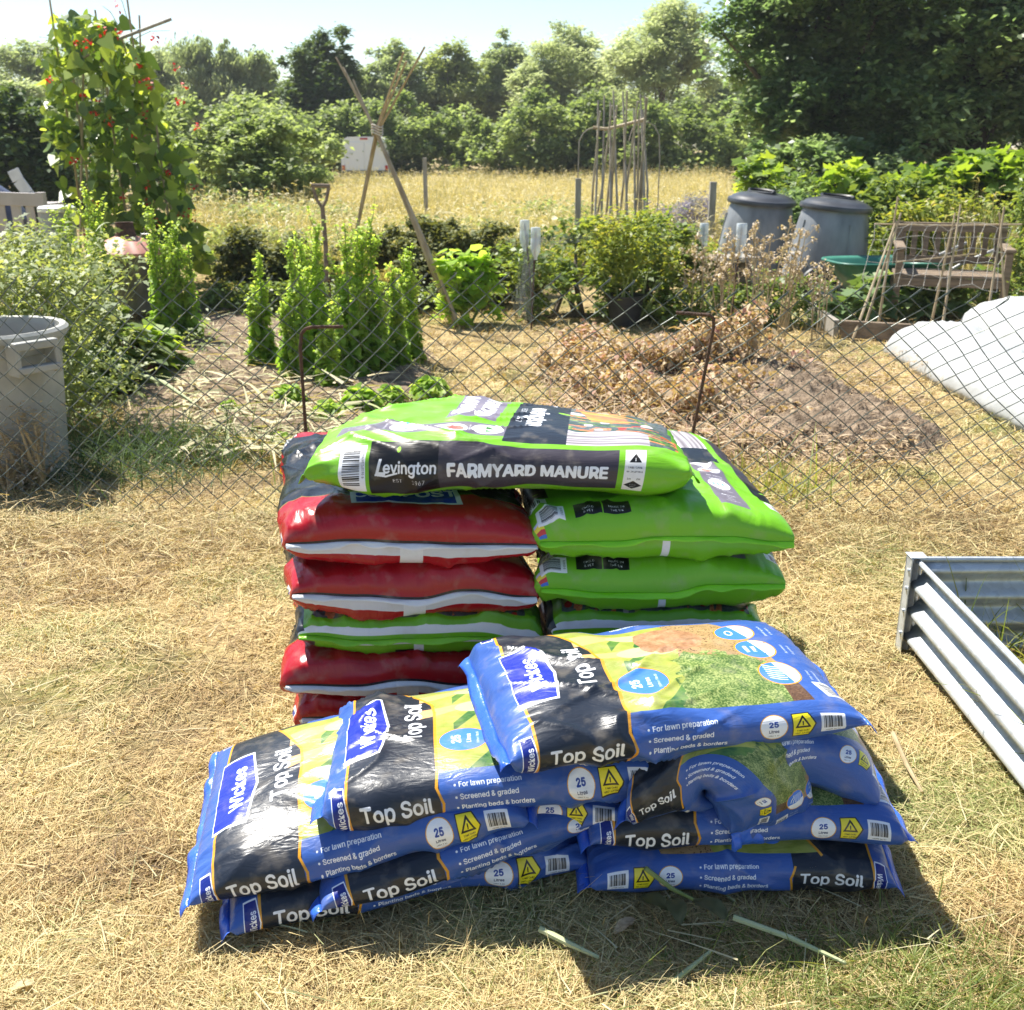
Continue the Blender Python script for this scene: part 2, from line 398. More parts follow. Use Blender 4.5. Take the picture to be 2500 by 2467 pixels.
def art_manure():
    L, P = .88, 1.26; A = Art(L, P, 1500, LIME); X = lambda u: u * L; yf, yt, yb = .25*P, .5*P, .75*P
    for y, s in ((yf + .012, 1), (yb - .012, -1)):
        rot = 0 if s > 0 else 180; m = (lambda u: X(u))
        A.barcode(m(.155), y, .10, .055, 90, "5 010272 187300", 7)
        A.rect(m(.195), y - .058, m(.36), y + .056, (14, 13, 16)); A.rect(m(.36), y - .058, m(.785), y + .056, GREY)
        A.text("L", m(.222), y + s*.003, .046, rot, WHITE, .03, .25); A.text("evington", m(.292), y, .033, rot, WHITE, .035, .06, sx=.88)
        A.line([(m(.21), y - s*.021), (m(.235), y - s*.0235), (m(.262), y - s*.017)], .004, WHITE)
        A.oval(m(.266), y + s*.031, .004, .008, (140, 200, 40)); A.text("EST       1967", m(.29), y - s*.030, .0095, rot, WHITE, .02, sx=1.2)
        A.text("FARMYARD MANURE", m(.572), y - s*.004, .0385, rot, WHITE, .06, sx=.90)
        A.rect(m(.80), y - .058, m(.85), y + .056, (226, 226, 226)); c = m(.825)
        A.poly([(c - .013, y + s*.018), (c + .013, y + s*.018), (c, y + s*.042)], (15, 15, 15)); A.text("!", c, y + s*.027, .011, rot, (230, 230, 230), .06)
        A.text("TAKE CARE", c, y + s*.007, .0058, rot, (20, 20, 20), .02); A.text("WHEN LIFTING", c, y - s*.003, .005, rot, (20, 20, 20), .02, sx=.95)
        A.text("1m       2m", c, y - s*.020, .006, rot, (20, 20, 20), .02); A.poly([(c - .019, y - s*.038), (c, y - s*.05), (c + .019, y - s*.038), (c, y - s*.026)], (15, 15, 15))
        A.text("2.5cm", c, y - s*.036, .0048, rot, (230, 230, 230), .0); A.text("DEEP", c, y - s*.042, .0045, rot, (230, 230, 230), .0)
    y0, y1 = yf + .088, yb - .088
    A.rect(X(.09), y0 + .03, X(.50), y0 + .098, (112, 106, 118))                               # strip of icons
    for k, (uu, c) in enumerate(((.455, (220, 232, 220)), (.365, (224, 120, 104)), (.255, (216, 218, 224)))):
        A.oval(X(uu), y0 + .064, .036, .025, (228, 230, 232)); A.oval(X(uu) + .008, y0 + .064, .020, .014, c)
        for j in range(3): A.poly([(X(uu) - .002, y0 + .05 + j*.011), (X(uu) + .016, y0 + .054 + j*.011), (X(uu) - .002, y0 + .058 + j*.011)], ((60, 130, 60), (196, 40, 40), (70, 150, 200))[k])
    for (u, tx, hh) in ((.412, "Adds organic matter", .0085), (.40, "to the soil", .0085), (.312, "Perfect for growing", .0085), (.30, "fruit and vegetables", .0085), (.205, "Helps retain moisture", .0085),
                    (.165, "PERFECT FOR:", .010), (.148, "\u2022Roses", .0085), (.134, "\u2022Flowers", .0085), (.12, "\u2022Fruit and vegetables", .0072)):
        A.text(tx, X(u), y0 + .064, hh * .75, -90, WHITE, .03, sx=.66)
    A.rect(X(.335), y0 + .13, X(.465), y1 - .02, (124, 116, 130))
    A.text("FARMYARD", X(.432), (y0 + y1)/2 + .045, .046, -90, WHITE, .07, sx=.95); A.text("MANURE", X(.37), (y0 + y1)/2 + .045, .046, -90, WHITE, .07, sx=1.05)
    A.rect(X(.50), y0, X(.665), y1, (24, 30, 40)); ym = (y0 + y1) / 2
    A.text("L", X(.585), ym + .175, .10, -90, WHITE, .03, .2); A.text("evington", X(.58), ym - .012, .062, -90, WHITE, .04, .05, sx=.86); A.oval(X(.64), ym + .05, .018, .009, (140, 200, 40))
    A.text("EST        1967", X(.525), ym, .02, -90, WHITE, .0, sx=1.3)
    wood = lambda X_, Y_: cmix((120, 112, 116), (206, 200, 204), vnoise(X_*5, Y_*150, seed=44)*.6 + .5)
    A.field(X(.655), y0, X(.935), y1, veg)
    A.field(X(.655), y0, X(.86), y0 + .15, wood, lambda X_, Y_: (Y_ - y0) < .12 + .03*vnoise(X_*20, Y_*20, seed=3) - .35*np.clip(X_ - X(.74), 0, 1))
    for k in range(9): a = (X(.67), y1 - .05 - k*.022); A.poly([(a[0] + .005*k, a[1]), (a[0] + .13, a[1] - .035), (a[0] + .14, a[1] - .027), (a[0] + .005*k, a[1] + .02)], (222 - 6*(k % 3), 122 + 14*(k % 4), 70))
    for t in (.585, .635):
        A.rect(X(.05), t*P - .03, X(.098), t*P + .03, (14, 14, 16)); A.text("CHILD" if t > .6 else "MADE IN", X(.074), t*P, .0085, -90, WHITE, .02); A.text("& PET" if t > .6 else "THE UK", X(.062), t*P, .0085, -90, WHITE, .02)
    for k, c in enumerate(((60, 110, 200), (200, 60, 60), (230, 210, 60), (200, 205, 235))): A.rect(X(.012 + .012*k), .715*P, X(.024 + .012*k), .735*P, c)
    A.barcode(X(.07), .70*P, .05, .06, 0, "5 010272", 9)
    A.rect(0, 0, L, .009, (226, 228, 230)); A.rect(0, P - .009, L, P, (226, 228, 230))
    A.rect(X(.10), 0.16*P, X(.30), .19*P, (20, 20, 22)); A.rect(X(.10), .81*P, X(.3), .84*P, (20, 20, 22))
    return A.image("manure_print")
RED = (158, 16, 26)
def art_red():
    L, P = .80, 1.26; A = Art(L, P, 1200, RED); X = lambda u: u * L; yf, yt, yb = .25*P, .5*P, .75*P
    A.rect(X(.20), .285*P, X(.86), .73*P, (17, 20, 26)); A.poly([(X(.20), .685*P), (X(.20), .80*P), (X(.42), .80*P), (X(.42), .685*P)], (17, 20, 26))
    A.line([(X(.198), .285*P), (X(.198), .73*P)], .004, (140, 110, 50))
    A.rect(X(.125), .40*P, X(.33), .60*P, WHITE); A.rect(X(.137), .41*P, X(.33), .59*P, (28, 58, 172))
    A.text("COMPOST", X(.22), yt, .05, -90, WHITE, .05)
    for k in range(3): A.text(("Multi", "Purpose", "Compost")[k], X(.26 + .05*k), .755*P, .035, 180, WHITE, .04)
    for u in (.55, .70): A.oval(X(u), .77*P, .05, .035, (240, 150, 30)); A.oval(X(u), .765*P, .035, .02, (250, 220, 60))
    A.rect(X(.06), .745*P, X(.10), .78*P, WHITE); A.rect(X(.066), .752*P, X(.094), .772*P, (28, 58, 152)); A.barcode(X(.9), .72*P, .06, .05, 90, "5 0342", 4)
    for a, b in ((0, .24), (.76, 1.0)): A.rect(X(.0), a*P, X(.029), b*P, (206, 208, 212))
    A.rect(X(0), .245*P, X(.006), .755*P, (30, 32, 38))
    A.rect(0, 0, L, .026, (222, 224, 226)); A.rect(0, P - .026, L, P, (222, 224, 226))
    A.rect(X(.0), .945*P, X(.006), .975*P, (20, 20, 22))
    return A.image("compost_print")
def art_veg():
    L, P = .80, 1.26; A = Art(L, P, 1200, (104, 168, 28)); X = lambda u: u * L; yf, yt, yb = .25*P, .5*P, .75*P
    A.field(X(.052), .30*P, X(.95), .70*P, lambda X_, Y_: veg(X_, Y_) * .85)
    w = (214, 218, 224)
    A.rect(X(.010), .25*P, X(.028), .75*P, w)
    for a, b in ((0, .26), (.74, 1.0)): A.rect(X(.003), a*P, X(.013), b*P, w)
    A.rect(0, 0, X(.2), .012, w); A.rect(0, P - .012, X(.2), P, w); A.rect(X(.03), .955*P, X(.055), P - .012, (16, 16, 18)); A.text("ES10906", X(.05), .05*P, .009, 90, (30, 60, 20), 0)
    A.rect(X(.02), .72*P, L, .80*P, (40, 44, 52))
    for k in range(3): A.text("Vegetable", X(.3 + .2*k), .76*P, .04, 180, WHITE, .03)
    return A.image("planting_mix_print")

# ------------------------------------------------------------------ bags
def mat_print(name, img, rough=.3, wr=.26):
    m, t, b = new_mat(name); N, Lk = t.nodes, t.links
    uv = N.new("ShaderNodeUVMap"); uv.uv_map = "print"
    ti = N.new("ShaderNodeTexImage"); ti.image = img; ti.interpolation = 'Cubic'; ti.extension = 'REPEAT'
    Lk.new(uv.outputs[0], ti.inputs[0])
    tc = N.new("ShaderNodeTexCoord")
    dn = N.new("ShaderNodeTexNoise"); dn.inputs["Scale"].default_value = 24; dn.inputs["Detail"].default_value = 8    # dust and scuffs
    Lk.new(tc.outputs["Object"], dn.inputs["Vector"])
    dr = N.new("ShaderNodeValToRGB"); dr.color_ramp.elements[0].position = .54; dr.color_ramp.elements[0].color = (0,0,0,1); dr.color_ramp.elements[1].position = .85; dr.color_ramp.elements[1].color = (.40,.40,.40,1)
    Lk.new(dn.outputs["Fac"], dr.inputs[0])
    mx = N.new("ShaderNodeMix"); mx.data_type = 'RGBA'; mx.inputs["B"].default_value = (.36, .31, .24, 1)
    Lk.new(dr.outputs[0], mx.inputs["Factor"]); Lk.new(ti.outputs[0], mx.inputs["A"]); Lk.new(mx.outputs["Result"], b.inputs["Base Color"])
    b.inputs["Roughness"].default_value = rough; b.inputs["Specular IOR Level"].default_value = .45
    mp = N.new("ShaderNodeMapping"); mp.inputs["Scale"].default_value = (14, 55, 1); mp.inputs["Rotation"].default_value = (0, 0, .35); Lk.new(uv.outputs[0], mp.inputs[0])
    n1 = N.new("ShaderNodeTexNoise"); n1.inputs["Scale"].default_value = 1; n1.inputs["Detail"].default_value = 7; n1.inputs["Distortion"].default_value = 1.8; Lk.new(mp.outputs[0], n1.inputs["Vector"])
    bp = N.new("ShaderNodeBump"); bp.inputs["Strength"].default_value = wr; bp.inputs["Distance"].default_value = .006
    Lk.new(n1.outputs["Fac"], bp.inputs["Height"]); Lk.new(bp.outputs[0], b.inputs["Normal"])
    return m
M_TOP = mat_print("printed_blue_film", art_topsoil(), .31)
M_MAN = mat_print("printed_lime_film", art_manure(), .36, .22)
M_RED = mat_print("printed_red_film", art_red(), .26)
M_VEG = mat_print("printed_green_film", art_veg(), .3)
M_FLAP = {id(M_TOP): mat_plain("blue_film", s2l((46, 92, 200)), s2l((60, 110, 214)), .3, bump=.3), id(M_MAN): mat_plain("lime_film", s2l((116, 196, 20)), s2l((130, 208, 30)), .35, bump=.3),
          id(M_RED): mat_plain("white_red_film", s2l((206, 208, 210)), s2l((222, 224, 226)), .35, bump=.3), id(M_VEG): mat_plain("green_white_film", s2l((110, 180, 30)), s2l((130, 196, 44)), .35, bump=.3)}
def quad_curve(p0, p1, p2, u):
    return p0 * ((1-u)*(1-2*u))[:, None] + p1 * (4*u*(1-u))[:, None] + p2 * (u*(2*u-1))[:, None]
def bend_curve(p0, p1, p2, u):                               # two straight runs with a tight rounded bend between them
    w = .13; t = (u - .5) / w; a = np.where(u < .5 - w, u - .5, np.where(u > .5 + w, 0, -w * (1 - t) ** 2 / 4)); b = np.where(u > .5 + w, u - .5, np.where(u < .5 - w, 0, w * (1 + t) ** 2 / 4))
    return p1 + (p1 - p0) * (2 * a)[:, None] + (p2 - p1) * (2 * b)[:, None]
def make_bag(name, label, cat, group, mat, F, K, T=.11, Lend=.12, flap=.02, ur=(0, 1), n=2.6, seed=0, wr=1.0, droop=0.0, end_pow=1.0, ntt=170, nuu=170, twist=0.0, corner=.05, dentk=1.0, sharp=False):
    """A filled film sack: a flat tube pinched at both ends. F / K: two or three points along the front / back edge, left to right."""
    F = [np.array(p, float) for p in F]; K = [np.array(p, float) for p in K]
    if len(F) == 2: F.insert(1, (F[0] + F[1]) / 2)
    if len(K) == 2: K.insert(1, (K[0] + K[1]) / 2)
    # length samples: denser at the ends; flat length from the edge curves
    QC = bend_curve if sharp else quad_curve
    uu = np.linspace(0, 1, 60); Ln = np.linalg.norm(np.diff((QC(*F, uu) + QC(*K, uu)) / 2, axis=0), axis=1).sum()
    ph = np.linspace(0, math.pi/2, 30); s_end = Lend * (1 - np.cos(ph)); f_end = np.sin(ph) ** end_pow
    mid = np.linspace(Lend, Ln - Lend, nuu - 60 + 2)[1:-1]
    S = np.concatenate([s_end, mid, Ln - s_end[::-1]]); f = np.concatenate([f_end, np.ones(len(mid)), f_end[::-1]]); f = np.maximum(f, .012); U0 = S / Ln
    arc = np.concatenate([[0], np.cumsum(np.hypot(np.diff(S), np.diff(f) * T / 2 * .8))]); ax = arc / arc[-1]
    u = S / Ln; m = len(u)
    Fc, Kc = QC(*F, u), QC(*K, u); C = (Fc + Kc) / 2; Wv = (Kc - Fc) / 2
    D = np.gradient(C, axis=0); D /= np.linalg.norm(D, axis=1)[:, None]
    a = np.linalg.norm(Wv, axis=1); Wn = Wv / a[:, None]; Nn = np.cross(D, Wn); Nn /= np.linalg.norm(Nn, axis=1)[:, None]
    # section, sampled evenly by girth; starts under the bag, goes round by the front edge
    th = np.linspace(0, 2*math.pi, 4001); ab = a.mean() / (T/2)
    cx = np.sign(-np.sin(th)) * np.abs(np.sin(th)) ** (2/n); cz = -np.sign(np.cos(th)) * np.abs(np.cos(th)) ** (2/n)
    g = np.concatenate([[0], np.cumsum(np.hypot(np.diff(cx) * ab, np.diff(cz)))]); g /= g[-1]
    tt = np.linspace(0, 1, ntt); cx = np.interp(tt, g, cx); cz = np.interp(tt, g, cz)
    sd = np.minimum(S, Ln - S)
    tG, sG = np.meshgrid(tt * 2 * (a.mean() * 2 + T * .6), S); dG = np.minimum(sG, Ln - sG)
    wid = 1 + corner * (1 - f)[:, None] - .02 * f[:, None]
    off = .5 * np.clip(1 - f, 0, 1)[:, None] * 0
    P = C[:, None, :] + Wn[:, None, :] * (a[:, None] * wid * cx[None, :])[..., None] + Nn[:, None, :] * ((T/2) * f[:, None] * cz[None, :])[..., None]
    # wrinkles: gathers at the ends, long diagonal folds, soft dents
    per = tG  # metres round the girth
    ple = (1 - np.abs(vnoise(per*34, sG*5, seed=seed+1))) ** 3 * np.exp(-dG/.055) * .0075 + (1 - np.abs(vnoise(per*70, sG*9, seed=seed+2))) ** 3 * np.exp(-dG/.03) * .003
    q = .8 if seed % 2 else -.7
    fold = (1 - np.abs(fbm(per*7 + sG*q*5, sG*3.2 - per*q*1.2, seed=seed+3, oct=2))) ** 6 * .0150 + (1 - np.abs(vnoise(per*15 - sG*q*9, sG*4.5, seed=seed+5))) ** 8 * .0075
    dent = fbm(per*5, sG*5, seed=seed+7, oct=2) * .013 * dentk
    fold *= np.clip(vnoise(per*3.1, sG*3.4, seed=seed+8) * 1.1 + .55, 0, 1)
    if sharp: fold = fold + (1 - np.abs(vnoise(per*6, sG*30 + per*4, seed=seed+13))) ** 3 * .010 * np.exp(-((sG - Ln*.5)/.10) ** 2)
    disp = (ple * .8 + fold + dent) * wr * np.clip(dG/.012, 0, 1)
    # keep the closed tube continuous where it meets itself under the bag
    wgt = np.clip(np.minimum(tt, 1 - tt) / .06, 0, 1)[None, :]; disp = disp * wgt
    vT = (Wn[:, None, :] * (np.sign(cx) * np.abs(cx) ** (n-1))[None, :, None] * (T/2) / np.maximum(a, 1e-3)[:, None, None] + Nn[:, None, :] * (np.sign(cz) * np.abs(cz) ** (n-1))[None, :, None])
    vT /= np.linalg.norm(vT, axis=2)[..., None] + 1e-9
    P = P + vT * disp[..., None]
    endw = np.exp(-dG/.03) * vnoise(cx[None, :]*2.2 + 0*sG, np.round(S/Ln)[:, None] * 7.3, seed=seed+11) * .012 * wr
    P[..., 2] += endw - droop * np.exp(-dG/.06)
    P[..., 2] = np.maximum(P[..., 2], .004 + 0*P[..., 2])
    base = P.reshape(-1, 3); org = Vector((float(C[:, 0].mean()), float(C[:, 1].mean()), float(P[..., 2].min())))
    idx = np.arange(m * ntt).reshape(m, ntt)
    Fq = np.stack([idx[:-1, :-1], idx[1:, :-1], idx[1:, 1:], idx[:-1, 1:]], -1).reshape(-1, 4)
    o = mesh_np(name, base, Fq, mat, smooth=True, loc=org); tag(o, label, cat, group)
    uvl = o.data.uv_layers.new(name="print")
    U = (ur[0] + ax * (ur[1] - ur[0]))[:, None] + 0 * tt[None, :]; Vv = tt[None, :] - twist * (np.clip((ax - .3)/.45, 0, 1) ** 1.2)[:, None]
    UV = np.stack([U, Vv], -1).reshape(-1, 2); li = np.empty(len(o.data.loops), np.int32); o.data.loops.foreach_get("vertex_index", li)
    uvl.data.foreach_set("uv", UV[li].astype(np.float32).ravel())
    for e in (0, m - 1):                                      # the crimped welded edge beyond each end
        half = ntt // 2; q0, q1 = ntt // 4, 3 * ntt // 4
        edge = (P[e, q0:q1] + P[e, (np.arange(q0, q1) * -1 + ntt - 1 + 0) % ntt]) / 2 if False else P[e, q0:q1]
        out = (-D[e] if e == 0 else D[e]); k = len(edge); rows = 5; pts = []
        fl = flap * (1 + .25 * vnoise(np.linspace(0, 6, k), np.full(k, e*1.0), seed=seed+21))
        for r in range(rows):
            w_ = (r / (rows - 1)); z = vnoise(np.linspace(0, 14, k), np.full(k, w_*1.3 + e), seed=seed+23) * .010 * w_ * (flap/.02)
            pts.append(edge + out[None, :] * (fl * w_)[:, None] + Nn[e][None, :] * z[:, None] + np.array([0, 0, -1])[None, :] * (flap * .75 * w_ ** 2))
        PP = np.concatenate(pts); ii = np.arange(rows * k).reshape(rows, k)
        PP[:, 2] = np.maximum(PP[:, 2], .004)
        Ff = np.stack([ii[:-1, :-1], ii[:-1, 1:], ii[1:, 1:], ii[1:, :-1]], -1).reshape(-1, 4)
        fo = mesh_np("sealed_end", PP, Ff, M_FLAP[id(mat)], parent=o, smooth=True, loc=org); fo.location = (0, 0, 0)
        sm = fo.modifiers.new("film", 'SOLIDIFY'); sm.thickness = .0012
    return o
def edges(FL, FR, Wd, dl=0.0, dr=0.0, skew=0.0):
    """front edge given by two points; back edge Wd behind it, raised by dl / dr at its ends"""
    d = Vector((FR.x - FL.x, FR.y - FL.y, 0)).normalized(); b = Vector((-d.y, d.x, 0)) * Wd + d * skew
    return [FL, FR], [FL + b + Vector((0, 0, dl)), FR + b + Vector((0, 0, dr))]
# ------------------------------------------------------------------ the blue topsoil bags heaped in front
GB = "blue topsoil bags heaped in front of the stack"
def top(label, F, K, **kw): return make_bag("topsoil_bag", label, "bag", GB, M_TOP, F, K, **kw)
F, K = edges(gp(560, 2262, .048), gp(1440, 2112, .055), .40); top("lowest topsoil bag at the front left, its middle hidden under a slanted bag", F, K, seed=1, T=.10)
F, K = edges(gp(790, 2205, .075) + Vector((0, -.02, 0)), gp(1450, 1998, .165) + Vector((0, -.02, 0)), .36, .0, .03); top("topsoil bag slanted over the lowest front left bag, crumpled blue end touching the grass", F, K, ur=(0, .78), seed=2, T=.10)
F, K = edges(gp(480, 2210, .055) + Vector((0, -.032, .030)), gp(1290, 1995, .20) + Vector((0, -.015, .012)), .44, .04, .04); top("topsoil bag sliding down to the grass at the far left of the heap", F, K, seed=3, T=.12)
F, K = edges(gp(1180, 1990, .175), gp(1548, 2000, .185), .34, .0, .0); top("topsoil bag squeezed mid-heap with only its blue side and barcode end showing", F, K, ur=(.5, 1), seed=4, T=.095)
F, K = edges(gp(788, 2000, .225), gp(1640, 1900, .275), .42, -.045, .03); top("topsoil bag just under the topmost one, its yellow green picture half covered", F, K, seed=5, T=.125)
F, K = edges(gp(1440, 2160, .060), gp(2190, 2150, .058), .38); top("lowest topsoil bag at the front right, turned round so its barcode end points left", [K[1], K[0]], [F[1], F[0]], seed=6, T=.115)
F, K = edges(gp(1440, 2058, .150), gp(2215, 2035, .150), .42, .02, .02); top("topsoil bag lying level on the lowest front right bag, its whole printed side facing front", F, K, seed=7, T=.115)
top("topsoil bag bent over in the middle of the heap with its filled end hanging down", [gp(1528, 1985, .225), gp(1735, 1900, .285), gp(1790, 2035, .165)],
    [gp(1575, 1800, .26), gp(1935, 1775, .31), gp(1975, 1975, .165)], twist=.15, seed=8, T=.125, ntt=180, sharp=True, wr=1.3)
F, K = edges(gp(1560, 1965, .215), gp(1990, 1905, .225), .30, .0, .0); top("topsoil bag mostly hidden under the bent bag, only a black strip of lettering showing", [f + Vector((0, .045, 0)) for f in F], K, ur=(0.03, .62), seed=9, T=.08)
top("topsoil bag sagging down the right side of the heap under the topmost bag", [gp(1770, 1850, .285), gp(1980, 1868, .285), gp(2140, 1970, .175)],
    [gp(1720, 1640, .29), gp(1890, 1650, .30), gp(2024, 1745, .18)], twist=.07, ur=(.16, 1), seed=10, T=.125)
F, K = edges(gp(1243, 1868, .365), gp(2112, 1768, .365), .43, .0, .0); top("topmost topsoil bag of the heap, its whole picture of soil and gloved hands showing", F, K, seed=11, T=.12)

# ------------------------------------------------------------------ the stack behind: two columns of larger bags
def col_bag(name, label, group, mat, x0, x1, y0, z, T, seed, length=.78, yaw=0.0, **kw):
    """short end towards the viewer; the length runs away"""
    c, s = math.cos(yaw), math.sin(yaw)
    f = lambda x, y: Vector((x - s * y, y0 + c * y, z))
    return make_bag(name, label, "bag", group, mat, [f(x1, 0), f(x1, length)], [f(x0, 0), f(x0, length)], T=T, Lend=.075, flap=.012, n=3.1, seed=seed, end_pow=.62, corner=-.045, wr=1.15, dentk=.8, **kw)
GR, GG = "red compost bags in the left column", "lime green manure bags at the top and right of the stack"
col_bag("compost_bag", "lowest red compost bag of the left column, resting on the grass", GR, M_RED, -.53, .07, 2.27, .062, .118, 21, yaw=.06)
col_bag("compost_bag", "second red compost bag from the grass, directly under the green picture bag", GR, M_RED, -.555, .055, 2.235, .178, .118, 22, yaw=.11)
col_bag("planting_mix_bag", "green bag with white stripes and vegetable picture sandwiched between red bags", "green bags with vegetable pictures", M_VEG, -.52, .075, 2.26, .288, .112, 23, yaw=.12)
col_bag("compost_bag", "red compost bag resting directly on the green picture bag in the left column", GR, M_RED, -.525, .07, 2.245, .402, .130, 24, yaw=.20)
col_bag("compost_bag", "topmost red compost bag of the left column, just under the long manure bag", GR, M_RED, -.53, .07, 2.24, .538, .140, 25, yaw=.19)
col_bag("planting_mix_bag", "lowest green bag of the right column, hidden behind the blue heap", "green bags with vegetable pictures", M_VEG, .09, .68, 2.30, .065, .125, 26)
col_bag("manure_bag", "lime green bag low in the right column, mostly hidden behind the topmost blue bag", GG, M_MAN, .09, .66, 2.28, .188, .122, 27)
col_bag("planting_mix_bag", "green bag with dark vegetable picture, in shade under two plain lime bags", "green bags with vegetable pictures", M_VEG, .085, .60, 2.25, .304, .112, 28)
col_bag("manure_bag", "plain lime green manure bag end, second from the top in the right column", GG, M_MAN, .055, .645, 2.24, .424, .128, 29, yaw=-.02)
col_bag("manure_bag", "top manure bag of the right column with a grey icon strip on its face", GG, M_MAN, .05, .655, 2.235, .552, .132, 30, yaw=.10, length=.80)
a, b = gp(738, 1150, .70), gp(1692, 1168, .685)
make_bag("manure_bag", "long lime green manure bag laid crosswise on the very top of the stack", "bag", GG, M_MAN, [a, (a + b)/2 + Vector((0, -.02, .012)), b], [a + Vector((.10, .50, -.035)), (a + b)/2 + Vector((.07, .53, -.012)), b + Vector((-.02, .52, -.065))],
         T=.155, Lend=.13, flap=.018, n=2.6, end_pow=.72, corner=-.02, seed=31, nuu=220, ntt=200)
# ------------------------------------------------------------------ ground
def ground_mat():
    m, t, b = new_mat("dry_ground"); N, Lk = t.nodes, t.links
    tc = N.new("ShaderNodeTexCoord")
    def noise(sc, det=5):
        n = N.new("ShaderNodeTexNoise"); n.inputs["Scale"].default_value = sc; n.inputs["Detail"].default_value = det; Lk.new(tc.outputs["Object"], n.inputs["Vector"]); return n
    def ramp(n, p, c):
        r = N.new("ShaderNodeValToRGB"); r.color_ramp.elements[0].position = p[0]; r.color_ramp.elements[1].position = p[1]
        r.color_ramp.elements[0].color = (*c[0], 1); r.color_ramp.elements[1].color = (*c[1], 1); Lk.new(n.outputs["Fac"], r.inputs[0]); return r
    def mix(f, a, c):
        x = N.new("ShaderNodeMix"); x.data_type = 'RGBA'; Lk.new(f, x.inputs["Factor"]); Lk.new(a, x.inputs["A"]); Lk.new(c, x.inputs["B"]); return x.outputs["Result"]
    straw = ramp(noise(38), (.35, .65), ((.30, .215, .10), (.56, .43, .22)))
    soil = ramp(noise(25), (.35, .7), ((.06, .042, .025), (.19, .14, .085)))
    green = ramp(noise(30), (.35, .7), ((.09, .11, .025), (.26, .25, .08)))
    f1 = ramp(noise(1.4), (.50, .62), ((0, 0, 0), (.75, .75, .75)))
    f2 = ramp(noise(2.6, 8), (.47, .60), ((.0, .0, .0), (.6, .6, .6)))
    c = mix(f1.outputs[0], straw.outputs[0], green.outputs[0]); c = mix(f2.outputs[0], c, soil.outputs[0])
    Lk.new(c, b.inputs["Base Color"]); b.inputs["Roughness"].default_value = .95; b.inputs["Specular IOR Level"].default_value = .1
    bp = N.new("ShaderNodeBump"); bp.inputs["Strength"].default_value = .9; bp.inputs["Distance"].default_value = .03
    n = noise(60, 8); Lk.new(n.outputs["Fac"], bp.inputs["Height"]); Lk.new(bp.outputs[0], b.inputs["Normal"])
    return m
M_GROUND = ground_mat()
gx = np.concatenate([[-300, -90, -40, -16], np.linspace(-7, 7, 90), [16, 40, 90, 300]]); gy = np.concatenate([[-30, -6], np.linspace(0, 13, 90), [20, 35, 60, 120, 420]])
GX, GY = np.meshgrid(gx, gy); GZ = np.where((np.abs(GX) < 8) & (GY > .2) & (GY < 13), fbm(GX*1.6, GY*1.6, seed=70)*.012 - .012, -.012)
ii = np.arange(GX.size).reshape(GX.shape)
g = mesh_np("ground", np.stack([GX, GY, GZ], -1).reshape(-1, 3), np.stack([ii[:-1, :-1], ii[:-1, 1:], ii[1:, 1:], ii[1:, :-1]], -1).reshape(-1, 4), M_GROUND, smooth=True); tag(g, kind="structure")

def soil_sheet(name, pts, label, h=.02, seed=1, mound=0.0, mat=None, res=46):
    """a lumpy patch of bare earth"""
    p = np.array([(q.x, q.y) for q in pts]); x0, y0 = p.min(0); x1, y1 = p.max(0)
    X, Y = np.meshgrid(np.linspace(x0, x1, res), np.linspace(y0, y1, res)); d = np.full(X.shape, 1e9); ins = np.zeros(X.shape, bool)
    for i in range(len(p)):
        a, b = p[i], p[(i + 1) % len(p)]; e = b - a; tt = np.clip(((X - a[0])*e[0] + (Y - a[1])*e[1]) / (e @ e), 0, 1)
        d = np.minimum(d, np.hypot(X - a[0] - tt*e[0], Y - a[1] - tt*e[1]))
        if a[1] != b[1]: ins ^= ((Y < a[1]) != (Y < b[1])) & (X < e[0]*(Y - a[1])/e[1] + a[0])
    sd = np.where(ins, d, -d) + .10*fbm(X*3, Y*3, seed=seed)
    Z = -.03 + np.clip(sd / .15, 0, 1) * (.03 + h*(1 + fbm(X*9, Y*9, seed=seed+1)) + mound*np.clip(sd/.5, 0, 1)*(.7 + .5*fbm(X*4, Y*4, seed=seed+2)) + .8*(h + mound*.35)*np.abs(fbm(X*26, Y*26, seed=seed+3)))
    i = np.arange(X.size).reshape(X.shape)
    o = mesh_np(name, np.stack([X, Y, Z], -1).reshape(-1, 3), np.stack([i[:-1, :-1], i[:-1, 1:], i[1:, 1:], i[1:, :-1]], -1).reshape(-1, 4), mat or M_SOIL, smooth=True)
    return tag(o, kind="structure")
M_SOIL = mat_plain("dry_earth", (.11, .08, .055), (.31, .235, .165), .95, 14, bump=.9, bscale=70, spec=.1, detail=8)
soil_sheet("soil_bed", [gp(300, 880), gp(420, 760), gp(620, 700), gp(960, 740), gp(1070, 850), gp(1060, 960), gp(860, 1080), gp(500, 1130), gp(250, 1080)], "", .018, 3)
soil_sheet("soil_mound", [gp(1350, 1010), gp(1420, 870), gp(1700, 830), gp(2000, 900), gp(2330, 1070), gp(2280, 1125), gp(1950, 1135), gp(1700, 1110)], "", .03, 9, .13, res=150)
# soil_sheet("soil_border", [gp(450, 700), gp(700, 640), gp(1250, 690), gp(1250, 720), gp(900, 740), gp(500, 740)], "", .02, 13)

